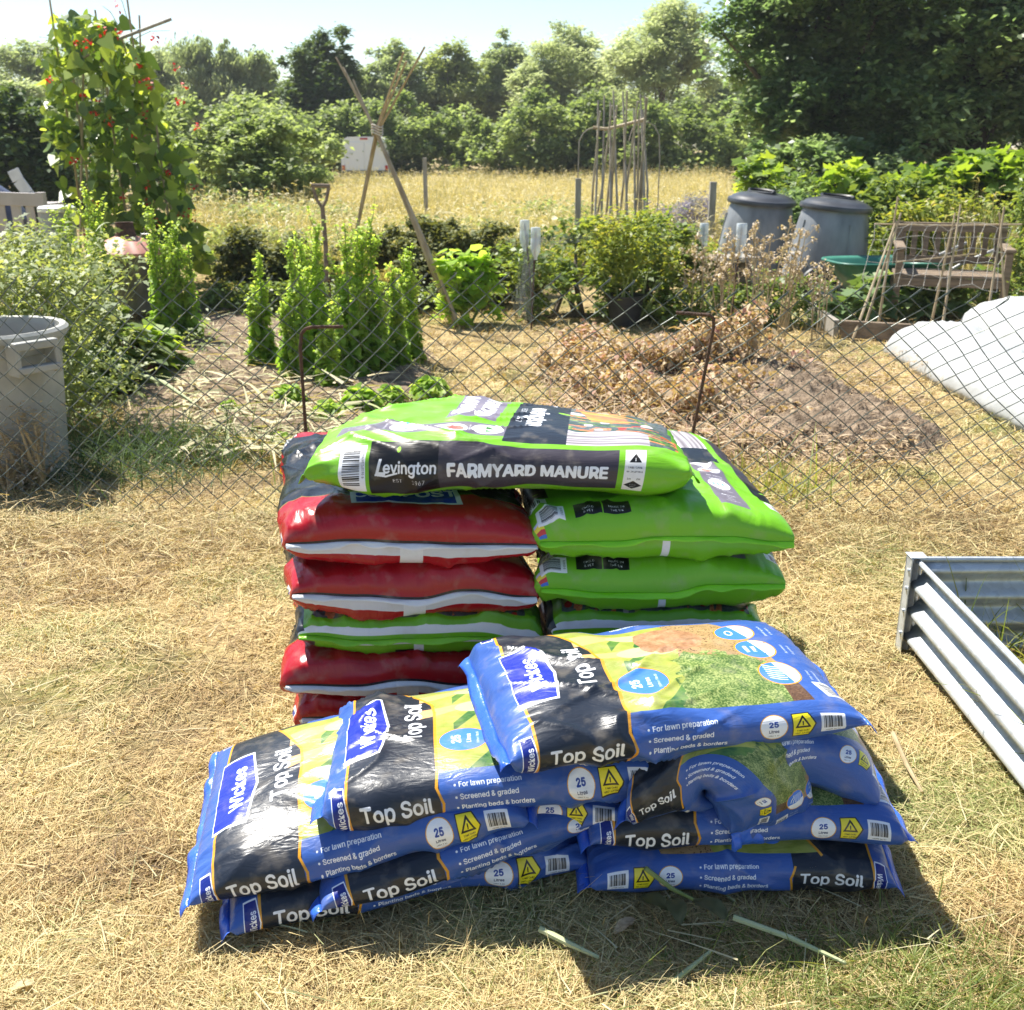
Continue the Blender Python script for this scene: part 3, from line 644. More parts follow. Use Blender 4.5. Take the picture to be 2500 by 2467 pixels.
# the summer haze that pales the far trees
def haze_box():
    m = bpy.data.materials.new("haze_air"); m.use_nodes = True; t = m.node_tree; t.nodes.remove(t.nodes["Principled BSDF"])
    v = t.nodes.new("ShaderNodeVolumePrincipled"); v.inputs["Color"].default_value = (.90, .95, 1, 1); v.inputs["Density"].default_value = .0007; v.inputs["Anisotropy"].default_value = .2
    t.links.new(v.outputs[0], t.nodes["Material Output"].inputs["Volume"]); o = MB().box((0, 195, 4.5), (640, 470, 14)).build("haze", m); tag(o, "pale summer haze over the plots", kind="stuff")
haze_box()

# ------------------------------------------------------------------ leaves and blades
def frame_from(d, up=(0, 0, 1), rng=RNG):
    d = d / (np.linalg.norm(d, axis=1)[:, None] + 1e-9); u = np.array(up, float)[None, :] + rng.normal(0, .35, d.shape)
    s = np.cross(d, u); s /= np.linalg.norm(s, axis=1)[:, None] + 1e-9; n = np.cross(s, d); return d, s, n
LEAF_OUT = {"diamond": np.array([(0, 0), (.45, -.5), (1, 0), (.45, .5)]),
            "heart": np.array([(0, 0), (-.08, -.28), (.12, -.52), (.45, -.42), (1, 0), (.45, .42), (.12, .52), (-.08, .28)]),
            "round": np.array([(0, 0), (.12, -.38), (.45, -.52), (.8, -.36), (1, 0), (.8, .36), (.45, .52), (.12, .38)]),
            "lobed": np.array([(0, 0), (.05, -.5), (.35, -.28), (.5, -.62), (.68, -.22), (1, 0), (.68, .22), (.5, .62), (.35, .28), (.05, .5)])}
def leaf_verts(P, D, size, aspect=.6, shape="diamond", cup=.15, up=(0, 0, 1), rng=RNG):
    P = np.asarray(P); n = len(P); d, s, nn = frame_from(np.asarray(D, float), up, rng); size = np.broadcast_to(np.asarray(size, float), (n,))
    o = LEAF_OUT[shape]; k = len(o)
    V = P[:, None, :] + size[:, None, None] * (d[:, None, :] * o[None, :, 0, None] + s[:, None, :] * (o[None, :, 1, None] * aspect) + nn[:, None, :] * (cup * (np.abs(o[None, :, 1, None]) * 1.4 - 1.1 * o[None, :, 0, None] ** 2)))
    return V.reshape(-1, 3), np.arange(n * k).reshape(n, k)
def leaf_obj(name, P, D, size, mat, parent=None, aspect=.6, shape="diamond", cup=.15, tint=None, rng=RNG, loc=None, up=(0, 0, 1)):
    V, F = leaf_verts(P, D, size, aspect, shape, cup, up, rng); k = F.shape[1]
    tn = rng.random(len(P)) if tint is None else tint
    return mesh_np(name, V, F, mat, parent, np.repeat(tn, k), loc=loc)
def blades(P, D, length, width, bend=.5, segs=2, rng=RNG):
    """ribbon blades: root P, direction D, drooping by bend"""
    n = len(P); d, s, nn = frame_from(np.asarray(D, float), rng=rng); L = np.broadcast_to(length, (n,)); w = np.broadcast_to(width, (n,)); bd = np.broadcast_to(bend, (n,))
    V = np.empty((n, 2 * (segs + 1), 3))
    for i in range(segs + 1):
        q = i / segs; c = P + d * (L * q)[:, None]; c = c + np.array([0, 0, -1.])[None, :] * (bd * L * q * q)[:, None]
        ww = (w * (1 - .85 * q) / 2)[:, None]; V[:, 2*i] = c - s * ww; V[:, 2*i+1] = c + s * ww
    F = np.concatenate([np.stack([np.arange(n)*2*(segs+1) + 2*i + a for a in (0, 1, 3, 2)], -1) for i in range(segs)])
    return V.reshape(-1, 3), F, 2 * (segs + 1)
def rdir(n, rng=RNG, zlo=-1.0, zhi=1.0):
    z = rng.uniform(zlo, zhi, n); a = rng.uniform(0, 2*math.pi, n); r = np.sqrt(np.clip(1 - z*z, 0, 1)); return np.stack([r*np.cos(a), r*np.sin(a), z], -1)

# cut grass and hay lying on the ground
M_HAY = mat_leaf("hay", [(.09, .060, .028), (.33, .215, .10), (.52, .385, .18), (.64, .51, .25), (.72, .61, .34), (.44, .42, .18), (.22, .27, .08)], .22, .6, .25, tscale=.9)
def hay(name, n, y0, y1, size, seed, label, flat=(-.05, .35), w=.0019, hgt=.03, stand=.12):
    r = np.random.default_rng(seed); Y = y0 + (y1 - y0) * r.random(n) ** 1.0
    # density falls with distance: sample by 1/y
    Y = y0 * (y1 / y0) ** r.random(n); X = r.uniform(-1, 1, n) * (Y * .54 + .45)
    mound = np.clip(fbm(X*2.3, Y*2.3, seed=seed+1) * .8 + fbm(X*7, Y*7, seed=seed+2) * .4 + .45, 0, 1.3)
    Z = -.012 + r.random(n) ** 1.3 * hgt * (.25 + 1.2 * mound)
    D = rdir(n, r, *flat); st = r.random(n) < stand; D[st] = rdir(st.sum(), r, .5, 1)
    # local combing: neighbours lie in similar directions
    kp = (mound > .28) | (r.random(n) < .45); X, Y, Z, D, st, mound = X[kp], Y[kp], Z[kp], D[kp], st[kp], mound[kp]; n = len(X)
    ang = fbm(X*3.1, Y*3.1, seed=seed+4) * 3.2; cmb = r.random(n) < .5; D[cmb, 0] += np.cos(ang[cmb]) * 1.1; D[cmb, 1] += np.sin(ang[cmb]) * 1.1
    L = size * r.lognormal(0, .45, n) * np.where(st, .6, 1) * (Y / 2.5) ** .25; wd = w * r.uniform(.6, 1.5, n) * (Y / 2.2) ** .55
    V, F, k = blades(np.stack([X, Y, Z], -1), D, L, wd, r.uniform(0, .5, n), 2, r)
    V[:, 2] = np.maximum(V[:, 2], -.018)
    gpat = fbm(X*1.5, Y*1.5, seed=seed+6, oct=3); bp = fbm(X*2.2, Y*2.2, seed=seed+8, oct=3)
    tn = np.clip(.54 + .17 * r.normal(size=n) + .55 * np.clip(gpat - .12, -.15, .6) - .55 * np.clip(bp - .12, 0, .6) - .16 * (mound < .3), 0, 1)
    o = mesh_np(name, V, F, M_HAY, tint=np.repeat(tn, k)); tag(o, label, "grass", kind="stuff"); return o
hay("cut_grass", 400000, 1.12, 4.3, .052, 101, "dry cut grass lying thick on the ground around the bags")
hay("mown_grass", 70000, 4.0, 9.5, .05, 103, "short parched grass on the path beyond the wire fence", (.0, .7), .0032, .02, .4)

# ------------------------------------------------------------------ trees and bushes
def bark(name, c1, c2): return mat_plain(name, c1, c2, .9, 6, bump=.8, bscale=30, spec=.15, stretch=(1, 1, .25))
M_BARK = bark("grey_brown_bark", (.07, .055, .042), (.16, .13, .10))
def crown_pts(lobes, nclump, nleaf, r, spread=.16, shell=.55):
    """lobes: (cx,cy,cz,rx,ry,rz). Leaf clumps sit through the outer part of the lobes with gaps between them."""
    vol = np.array([l[3]*l[4]*l[5] for l in lobes]) ** .67; vol /= vol.sum(); ks = r.choice(len(lobes), nclump, p=vol); Lb = np.array(lobes)[ks]
    d = rdir(nclump, r, -.85, 1); rad = shell + (1 - shell) * r.random(nclump) ** .6; rad *= 1 + .16 * r.normal(size=nclump)
    C = Lb[:, :3] + d * rad[:, None] * Lb[:, 3:]
    sz = spread * Lb[:, 3:].mean(1) * r.lognormal(0, .35, nclump)
    cnt = r.choice(nclump, nleaf, p=(sz ** 2 / (sz ** 2).sum())); P = C[cnt] + r.normal(0, 1, (nleaf, 3)) * sz[cnt, None] * np.array([.6, .6, .45])
    ct = r.random(nclump); return P, cnt, ct, C
def tree(name, label, base, lobes, mat, leaf=.2, nclump=120, nleaf=9000, seed=1, trunk=.15, group=None, cat="tree", droop=0.0, aspect=.5, shell=.5, spread=.16, limbs=9, bark_m=None, trunk_top=.8, shape="diamond"):
    r = np.random.default_rng(seed); t = thing(name, base, label, cat, group); b = np.array(base)
    P, cnt, ct, C = crown_pts(lobes, nclump, nleaf, r, spread, shell); P[:, 2] = np.maximum(P[:, 2], .05)
    D = rdir(nleaf, r, -.6, .6) + np.array([0, 0, -droop]); tn = np.clip(ct[cnt] * .6 + r.random(nleaf) * .4, 0, 1)
    leaf_obj("crown", P, D, leaf * r.uniform(.6, 1.4, nleaf), mat, t, aspect, shape, .12, tn, r)
    top = max(l[2] for l in lobes) * trunk_top; m = MB(); w = trunk
    pts = [Vector((w*.4*r.normal(), w*.4*r.normal(), top*q)) for q in np.linspace(0, 1, 6)]; pts[0] = Vector((0, 0, -.1))
    m.tube(pts, [w*(1.15 - .9*q) for q in np.linspace(0, 1, 6)], 8)
    for k in range(limbs):
        e = Vector(C[r.integers(len(C))]); q = r.uniform(.25, .75); s0 = Vector((0, 0, top*q)); md = (s0 + e)/2 + Vector((0, 0, -.08*(e - s0).length))
        m.tube([s0, md, e], [w*.45*(1 - q*.5), w*.25, w*.06], 6)
    m.build("trunk", bark_m or M_BARK, t, smooth=True); return t
M_LF_FAR = mat_leaf("far_grey_green_leaves", [(.18, .22, .11), (.28, .32, .17), (.38, .41, .25)], .50, .6, .25, tcol=(1.6, 1.7, 1.05))
M_LF_OLIVE = mat_leaf("far_olive_leaves", [(.20, .23, .08), (.30, .33, .13), (.38, .41, .20)], .50, .6, .25, tcol=(1.6, 1.7, 1.0))
M_LF_PALE = mat_leaf("far_pale_willow_leaves", [(.26, .30, .17), (.38, .41, .24), (.48, .50, .35)], .50, .6, .25, tcol=(1.6, 1.7, 1.1))
M_LF_DARK = mat_leaf("dark_oak_leaves", [(.05, .09, .03), (.09, .15, .05), (.15, .21, .08)], .3, .6, .2)
M_LF_BIG = mat_leaf("dark_glossy_leaves", [(.08, .13, .06), (.15, .215, .10), (.28, .34, .19)], .50, .34, .5, tcol=(1.9, 2.0, 1.1))
M_LF_IVY = mat_leaf("hedge_leaves", [(.11, .155, .06), (.20, .25, .10), (.33, .38, .19)], .48, .55, .25, tcol=(1.8, 1.85, 1.0))
GT = "trees along the far boundary"
def far_tree(px, top, w, d, mat, seed, label, leaf=.22, n=9000, parts=3, bottom=345, **kw):
    d *= 1.2; n = int(n * 1.7); bottom = max(bottom, 345)
    a = wp(px, top, d); zt = a.z; zb = max(.3, wp(px, bottom, d).z); R = w * d / FPX / 2; r = np.random.default_rng(seed + 500); H = zt - zb
    lobes = [(0, 0, zb + H*.45, R*.9, R*.8, H*.5)]
    for k in range(parts): lobes.append((r.uniform(-.5, .5)*R, r.uniform(-.4, .4)*R, zb + H*r.uniform(.55, .80), R*r.uniform(.35, .55), R*.45, H*r.uniform(.2, .3)))
    lobes.append((r.uniform(-.15, .15)*R, 0, zt - H*.2, R*.4, R*.4, H*.2))
    return tree("boundary_tree", label, (a.x, d, 0), lobes, mat, leaf, kw.pop("nclump", 150), n, seed, .18, GT, **kw)
far_tree(40, 85, 260, 46, M_LF_FAR, 1, "broad grey green tree at the far left behind the runner beans", bottom=280)
far_tree(40, 195, 210, 40, M_LF_PALE, 2, "low pale rounded bush tree in front of the far left tree", n=6000, bottom=330)
far_tree(270, 70, 200, 48, M_LF_PALE, 3, "pale feathery tree standing right behind the runner bean tops", aspect=.3)
far_tree(372, 110, 150, 47, M_LF_PALE, 4, "pale narrow tree between the runner beans and the drooping trees", aspect=.3)
far_tree(470, 80, 120, 45, M_LF_FAR, 5, "drooping grey green tree with pointed top, left of its twin", droop=1.4, aspect=.28)
far_tree(545, 105, 120, 45, M_LF_FAR, 6, "drooping grey green tree of ragged outline, right of its pointed twin", droop=1.4, aspect=.28)
far_tree(636, 112, 84, 45, M_LF_FAR, 7, "small conical dark tree alone against the sky, left of the oak", droop=.8, n=5000)
far_tree(785, 92, 180, 36, M_LF_DARK, 8, "dark dense oak behind the cane tripod", leaf=.2, n=14000, nclump=170, bottom=300)
far_tree(975, 105, 210, 46, M_LF_FAR, 9, "grey green spreading tree just right of the cane tripod top")
far_tree(900, 170, 130, 44, M_LF_FAR, 19, "low grey green tree filling the dip right of the oak", n=6000)
far_tree(1110, 110, 170, 46, M_LF_OLIVE, 10, "olive tree in the middle of the far tree row")
far_tree(1225, 95, 130, 47, M_LF_FAR, 11, "upright grey green tree between the olive tree and the pale willows")
far_tree(1385, 55, 210, 43, M_LF_PALE, 12, "pale willow with pointed top left of the tallest willow", aspect=.3, n=12000)
far_tree(1315, 140, 160, 42, M_LF_PALE, 13, "lower pale willow left of the pointed willow", aspect=.3)
far_tree(1480, 150, 110, 46, M_LF_FAR, 14, "dull green tree in the notch between the two tall willows", n=6000)
far_tree(1625, -5, 250, 40, M_LF_PALE, 15, "tallest pale grey willow beside the gap of open sky", aspect=.3, n=17000, nclump=230, bottom=290)
far_tree(1755, 190, 90, 48, M_LF_FAR, 16, "small distant tree in the gap before the dark trees", n=4000, bottom=330)
def big_tree(base, lobes, seed, label, n=80000, nclump=380):
    return tree("dark_broadleaf_tree", label, base, lobes, M_LF_BIG, .125, nclump, n, seed, .22, "dark trees on the right", aspect=.62, shell=.45, spread=.145, limbs=14, trunk_top=.7)
b = gp(2010, 500); big_tree((wp(2010, 300, 20).x, 20, 0), [(0, 0, 3.4, 1.75, 1.6, 2.6), (-.75, -.4, 2.1, 1.15, 1.0, 1.25), (-.9, -.2, 3.9, .85, .9, .9), (.3, 0, 5.0, 1.5, 1.3, 1.6), (.2, .6, 1.6, 1.6, .8, 1.3), (-.2, .3, 3.0, 1.5, 1.0, 2.0), (.8, -.5, 2.2, 1.1, .9, 1.2), (-1.3, -.5, 2.9, .6, .6, .6), (.6, -.8, 3.6, .9, .7, .8)], 41, "dark glossy leaved tree on the right, bordering the open sky")
big_tree((wp(2380, 300, 18.5).x, 18.5, 0), [(0, 0, 3.2, 1.9, 1.6, 2.6), (-1.0, -.6, 2.3, .95, .9, 1.0), (1.0, -.4, 2.4, 1.2, 1, 1.3), (-.5, -.7, 3.7, 1.0, .8, .9), (.7, -.6, 4.0, 1.1, .9, 1.1), (.2, 0, 5.0, 1.7, 1.4, 1.5), (0, .6, 1.6, 1.8, .8, 1.3), (.2, .3, 3.2, 1.7, 1.0, 2.2), (-1.2, 0, 4.4, .9, .8, .8)], 42, "darker broad tree at the far right, overhanging the wooden bench", 88000, 400)

def hedge(name, label, p0, p1, h, dep, mat, n, leaf, seed, cat="hedge", top_wob=.35, shape="diamond", aspect=.7, group=None, tint_top=.0):
    """a bank of overlapping bushes with an uneven top"""
    r = np.random.default_rng(seed); p0, p1 = np.array(p0, float), np.array(p1, float); L = np.linalg.norm(p1 - p0); d = (p1 - p0) / L; q = np.array([-d[1], d[0], 0]); c = (p0 + p1) / 2
    t = thing(name, tuple(c), label, cat, group); lob = []
    for k in range(max(4, int(L / (h * .34)))):
        s = (k + r.random()) / max(4, int(L / (h * .34))); hh = h * (1 + top_wob * (vnoise(s*L/h*.8, 0., seed=seed) * .7 + r.normal() * .22)); w = h * r.uniform(.32, .55)
        o = p0 + d * s * L - c + q * r.uniform(-.5, .5) * dep; rz = hh * r.uniform(.34, .5); lob.append((o[0], o[1], max(rz*.8, hh - rz), w, min(w, dep*.8), rz))
        o = p0 + d * (s*L + r.normal()*w*.5) - c - q * r.uniform(.2, .6) * dep; lob.append((o[0], o[1], hh*r.uniform(.15, .45), w*.9, dep*.5, hh*.36))
    nc = len(lob) * 16; P, cnt, ct, C = crown_pts(lob, nc, n, r, .20, .55); P[:, 2] = np.abs(P[:, 2]) + .01
    leaf_obj("foliage", P, rdir(n, r, -.7, .5), leaf * r.uniform(.6, 1.4, n), mat, t, aspect, shape, .12, np.clip(.6*ct[cnt] + .4*r.random(n) + tint_top, 0, 1), r)
    m = MB()
    for k in range(max(4, int(L * 1.1))):
        x = r.random(); bq = p0 + d * x * L - c; z = h * r.uniform(.5, .85); m.tube([bq, bq + np.array([r.normal()*.1, r.normal()*.1, z*.5]), bq + np.array([r.normal()*.3, r.normal()*.2, z])], [.03, .022, .01], 5)
    m.tube([p0 - c, p1 - c], .03, 5); m.build("stems", M_BARK, t); return t
A_ = wp(560, 400, 30); hedge("ivy_hedge", "long overgrown hedge stretching across behind the dry grass field", (wp(560, 400, 42).x, 42, 0), (wp(1960, 400, 37).x, 37, 0), 2.75, 1.9, M_LF_IVY, 95000, .17, 51, top_wob=.2)
hedge("bramble_bank", "bramble bank rising behind the runner beans, left of the long hedge", (wp(330, 400, 27).x, 27, 0), (wp(700, 400, 30).x, 29.5, 0), 3.0, 1.7, M_LF_IVY, 42000, .14, 52, tint_top=.12, top_wob=.5)
hedge("ivy_bank", "dark ivy bank at the far left behind the pale wooden bench", (wp(-160, 400, 20).x, 20, 0), (wp(135, 400, 20.5).x, 20.5, 0), 2.6, 1.3, M_LF_DARK, 28000, .13, 53, top_wob=.5)
hedge("bramble_bush", "rounded bramble bush left of the white van, in front of the dry grass", (wp(455, 450, 17).x, 17, 0), (wp(745, 450, 17.5).x, 17.4, 0), 1.30, 1.0, M_LF_IVY, 22000, .09, 54, cat="bush", tint_top=.15, top_wob=.7)
hedge("undergrowth_bank", "shaded undergrowth under the dark trees on the right", (wp(1850, 420, 18).x, 18.5, 0), (wp(2620, 420, 16).x, 16.5, 0), 1.35, 1.0, M_LF_BIG, 26000, .12, 55)
hedge("distant_woodland", "continuous band of distant trees closing the view behind the tree row", (wp(-500, 350, 66).x, 66, 0), (wp(3000, 350, 62).x, 62, 0), 4.2, 2.0, M_LF_FAR, 60000, .34, 56, cat="woodland", top_wob=.5)

# ------------------------------------------------------------------ tall dry grass field
M_DRY = mat_leaf("dry_tall_grass", [(.24, .27, .10), (.50, .46, .22), (.68, .60, .34), (.76, .69, .44), (.82, .77, .54)], .35, .6, .2, tscale=.85)
def tall_grass(name, label, poly_px, n, d0, d1, hgt, seed, mat=None, x0=700, x1=1700, w=.009, zlo=.75):
    r = np.random.default_rng(seed); Y = d0 * (d1 / d0) ** r.random(n); X = np.array([(x0 + (x1 - x0) * q - 1250) for q in r.random(n)]) / FPX * (Y * .945 + .45)
    H = hgt * r.uniform(.55, 1.15, n) * (1 + .35 * fbm(X*.7, Y*.5, seed=seed)); D = rdir(n, r, zlo, 1)
    V, F, k = blades(np.stack([X, Y, 0*X], -1), D, H, w * r.uniform(.6, 1.3, n) * (Y / 14) ** .5, r.uniform(0, .25, n), 3, r); tn = np.clip(.5 + .25*r.normal(size=n) + .3*fbm(X*.8, Y*.4, seed=seed+2), 0, 1)
    m = r.random(n) < .45; P = V.reshape(n, k, 3)[m, -1]; hd = rdir(m.sum(), r, -.2, .6)
    V2, F2, k2 = blades(P - hd * .03, hd, .09 * r.uniform(.6, 1.4, m.sum()), .016, .5, 3, r)
    o = mesh_np(name, np.concatenate([V, V2]), np.concatenate([F, F2 + len(V)]), mat or M_DRY, tint=np.concatenate([np.repeat(tn, k), np.repeat(np.clip(tn[m] + .15, 0, 1), k2)])); tag(o, label, "grass", kind="stuff"); return o
tall_grass("tall_dry_grass", "field of tall straw coloured grass in front of the hedge", None, 60000, 12.5, 35, .72, 61, x0=690, x1=1780)
tall_grass("dry_grass_tuft", "tall dry grass beside the bramble bush", None, 3500, 13, 16, .85, 62, x0=430, x1=760)
# ------------------------------------------------------------------ shared materials
M_WIRE = mat_plain("green_coated_wire", (.06, .075, .06), (.14, .16, .14), .4, 30, metal=.2)
M_RUST = mat_plain("rusty_steel", (.055, .030, .020), (.12, .060, .036), .85, 30, bump=.6, bscale=120)
M_CANE = mat_plain("bamboo_cane", (.30, .225, .13), (.46, .37, .24), .6, 18, bump=.2, stretch=(1, 1, .2))
M_CANEG = mat_plain("grey_bamboo_cane", (.26, .225, .18), (.42, .37, .30), .7, 18, stretch=(1, 1, .2))
M_WOOD = mat_plain("weathered_wood", (.15, .11, .075), (.28, .21, .145), .85, 7, bump=.5, bscale=30, stretch=(.3, 4, 4))
M_POST = mat_plain("grey_post_wood", (.24, .215, .18), (.38, .35, .30), .85, 10, bump=.4, stretch=(3, 3, .4))
M_TWINE = mat_plain("pale_twine", (.55, .50, .42), (.66, .61, .52), .8)
M_BINGREY = mat_plain("grey_plastic", (.30, .30, .27), (.43, .425, .385), .55, 6, bump=.15, bscale=25)
M_BLACKPL = mat_plain("black_plastic", (.018, .019, .022), (.030, .031, .035), .5, 9)
M_STEM = mat_plain("green_stem", (.16, .22, .06), (.28, .33, .10), .6, 20)
M_DRYSTEM = mat_plain("dry_stem", (.30, .225, .12), (.48, .38, .22), .8, 20)

# ------------------------------------------------------------------ wire fence with two bent rods
FY = 3.98
def ztop(x): return .880 - .06 * np.clip((x - .2) / 2.0, 0, 1) ** 1.0 - .06 * np.clip((x - 1.2) / 1.2, 0, 1) + .018 * vnoise(np.asarray(x) * 1.3, np.zeros_like(np.asarray(x, float)), seed=80)
def fdisp(x, z):
    x = np.asarray(x, float); z = np.asarray(z, float); zz = np.clip(z / .88, 0, 1.1)
    return np.stack([x + .035*vnoise(x*1.5, z*2.2, seed=81) + .010*vnoise(x*5, z*5, seed=84) + .05*zz*np.clip(x - .5, 0, 2), FY - .10*zz**2*np.clip((x + .3)/2, 0, 1) + .05*vnoise(x*1.1, z*2.2, seed=82), (z + .014*vnoise(x*3.3, z*3.3, seed=86)) * (ztop(x) / .88)], -1)
fence = thing("wire_fence", (0, FY, 0), "sagging chain link wire fence with twisted spiky top edge, between grass path and vegetable plots", "fence")
m = MB(); pit, row = .094, .0415
for i in range(-58, 66):
    x0 = i * pit / 2; pts = []; nrow = 22; fl = 1 if i % 2 == 0 else -1
    for j in range(nrow + 1): pts.append((x0 + fl * (1 if j % 2 == 0 else -1) * pit * .25, .895 - j * row, .0025 * fl * (1 if j % 2 else -1)))
    pp = []
    for a, b in zip(pts[:-1], pts[1:]):
        for q in (0, .14, .5, .86): pp.append(tuple(a[k] + (b[k] - a[k]) * q for k in range(3)))
    pp.append(pts[-1]); arr = np.array(pp); arr[:, 1] = np.maximum(arr[:, 1], -.03); D3 = fdisp(arr[:, 0], arr[:, 1]); D3[:, 1] += arr[:, 2]
    hk = [D3[0] + np.array([.022, -.010, .022]), D3[0] + np.array([.036, -.012, .034])]
    if fl > 0: hk = [D3[0] + np.array([.030, -.004, .036]), D3[0] + np.array([.040, -.006, .040])] + [hk[1] + np.array([-.003, 0, -.006])]
    m.tube(([hk[1], hk[0]] if fl < 0 else [hk[0], hk[1], hk[2]]) + list(D3), .0021, 4)
m.build("wire_mesh", M_WIRE, fence, smooth=True, loc=None); fence.children[0].matrix_parent_inverse = Matrix.Translation((0, -FY, 0))
def rod(name, pts, r, mat, label, cat, loc, ribs=False):
    P = []
    for a, b in zip(pts[:-1], pts[1:]):
        nseg = max(2, int((b - a).length / .012))
        P += [a + (b - a) * (k / nseg) for k in range(nseg)]
    P.append(pts[-1]); m = MB(); m.tube(P, [r * (1.0 + (.16 if (k % 2 and ribs) else 0)) for k in range(len(P))], 8); return tag(m.build(name, mat, smooth=True, loc=loc), label, cat)
a = [gp(733, 1235), wp(733, 850, 3.93), wp(736, 815, 3.93), wp(745, 804, 3.93), wp(762, 799, 3.93), wp(838, 798, 3.93)]; a[0] = Vector((a[1].x, 3.93, -.05))
rod("bent_rebar_stake", a, .0062, M_RUST, "upright rusty ribbed steel rod with top bent to the right, behind the stack", "stake", (a[0].x, 3.93, 0), True)
a = [wp(1692, 1055, 3.86), wp(1742, 800, 3.86), wp(1742, 778, 3.86), wp(1732, 770, 3.86), wp(1650, 764, 3.88)]; a.insert(0, a[0] + (a[0] - a[1]) * (.33 / (a[1].z - a[0].z) * 1.0)); a[0].z = -.05
rod("bent_rebar_stake", a, .0062, M_RUST, "leaning rusty ribbed steel rod with top bent to the left, behind the stack", "stake", (a[0].x, 3.86, 0), True)

# ------------------------------------------------------------------ grey dustbin behind the fence, far left
c = wp(12, 1010, 4.55); bin_ = thing("dustbin", (c.x, 4.55, 0), "big grey plastic dustbin used as a tomato planter, just behind the wire fence", "dustbin")
hb = .64; m = MB(); m.lathe((0, 0, 0), [(.225, 0), (.235, .01), (.272, hb*.86), (.285, hb*.87), (.288, hb*.98), (.27, hb*.98), (.26, hb*.8), (.24, .3)], 48); m.build("body", M_BINGREY, bin_, smooth=True)
m = MB(); m.lathe((0, 0, 0), [(.288, hb*.955), (.308, hb*.96), (.312, hb*1.0), (.300, hb*1.02), (.275, hb*1.015), (.270, hb*.95)], 48); m.build("rim", M_BINGREY, bin_, smooth=True)
for s in (1, -1):
    m = MB(); R = Matrix.Rotation(math.radians(-38 if s > 0 else 142), 3, 'Z'); q = lambda x, y, z: R @ Vector((x, y, z))
    for (y, w) in ((-.085, .022), (.085, .022)): m.box(q(.325, y, hb*.86), (.09, w, .13), R)
    m.box(q(.352, 0, hb*.955), (.04, .19, .035), R); m.box(q(.352, 0, hb*.80), (.05, .19, .03), R); m.build("handle", M_BINGREY, bin_, bevel=.006)
m = MB(); m.lathe((0, 0, 0), [(0.002, hb*.80), (.262, hb*.80)], 32); m.build("soil_fill", M_SOIL, bin_)

# ------------------------------------------------------------------ galvanised raised bed, right
def zinc():
    m, t, b = new_mat("galvanised_steel"); N, Lk = t.nodes, t.links; tc = N.new("ShaderNodeTexCoord")
    v = N.new("ShaderNodeTexVoronoi"); v.inputs["Scale"].default_value = 60; Lk.new(tc.outputs["Object"], v.inputs["Vector"])
    n = N.new("ShaderNodeTexNoise"); n.inputs["Scale"].default_value = 14; n.inputs["Detail"].default_value = 8; Lk.new(tc.outputs["Object"], n.inputs["Vector"])
    cr = N.new("ShaderNodeValToRGB"); cr.color_ramp.elements[0].color = (.50, .53, .56, 1); cr.color_ramp.elements[1].color = (.66, .69, .71, 1); Lk.new(v.outputs["Color"], cr.inputs[0])
    d = N.new("ShaderNodeValToRGB"); d.color_ramp.elements[0].position = .60; d.color_ramp.elements[1].position = .78; d.color_ramp.elements[0].color = (0,0,0,1); d.color_ramp.elements[1].color = (.7,.7,.7,1); Lk.new(n.outputs["Fac"], d.inputs[0])
    mx = N.new("ShaderNodeMix"); mx.data_type = 'RGBA'; Lk.new(d.outputs[0], mx.inputs["Factor"]); Lk.new(cr.outputs[0], mx.inputs["A"]); mx.inputs["B"].default_value = (.33, .29, .22, 1); Lk.new(mx.outputs["Result"], b.inputs["Base Color"])
    b.inputs["Metallic"].default_value = .55; rr = N.new("ShaderNodeMath"); rr.operation = 'MULTIPLY_ADD'; rr.inputs[1].default_value = .3; rr.inputs[2].default_value = .36; Lk.new(n.outputs["Fac"], rr.inputs[0]); Lk.new(rr.outputs[0], b.inputs["Roughness"]); return m
M_ZINC = zinc()
cx, cy, HT = 1.155, 2.78, .285
bed = thing("raised_bed", (cx, cy, 0), "corrugated galvanised steel raised bed with long grass inside, at the right edge", "raised bed")
def corr(L, seed):
    """corrugated sheet along +x, ribs running along it; bulges towards -y"""
    zs = np.linspace(0.004, HT - .012, 72); ph = zs / HT * 3.5 * 2 * math.pi + 2.9; off = np.cos(ph) * .0165
    xs = np.linspace(.012, L, 24); V = np.array([[(x, -off[j] + .0025*vnoise(x*3, z*9, seed=seed), z) for x in xs] for j, z in enumerate(zs)]).reshape(-1, 3)
    i = np.arange(len(V)).reshape(len(zs), len(xs)); return V, np.stack([i[:-1, :-1], i[:-1, 1:], i[1:, 1:], i[1:, :-1]], -1).reshape(-1, 4)
V, F = corr(1.75, 5); VL = np.stack([V[:, 1] * 1.0, -V[:, 0], V[:, 2]], -1); o = mesh_np("side_panel", VL, F, M_ZINC, bed, smooth=True); sm = o.modifiers.new("sheet", 'SOLIDIFY'); sm.thickness = .0016
V, F = corr(1.5, 6); VB = np.stack([V[:, 0], -V[:, 1] * 1.0, V[:, 2]], -1); o = mesh_np("side_panel", VB, F, M_ZINC, bed, smooth=True); sm = o.modifiers.new("sheet", 'SOLIDIFY'); sm.thickness = .0016
m = MB(); m.tube([(-.002, -.012, HT - .006), (-.002, -1.76, HT - .006)], .008, 8); m.build("top_rim", M_ZINC, bed, smooth=True)
m = MB(); m.tube([(.012, .002, HT - .006), (1.5, .002, HT - .006)], .008, 8); m.build("top_rim", M_ZINC, bed, smooth=True)
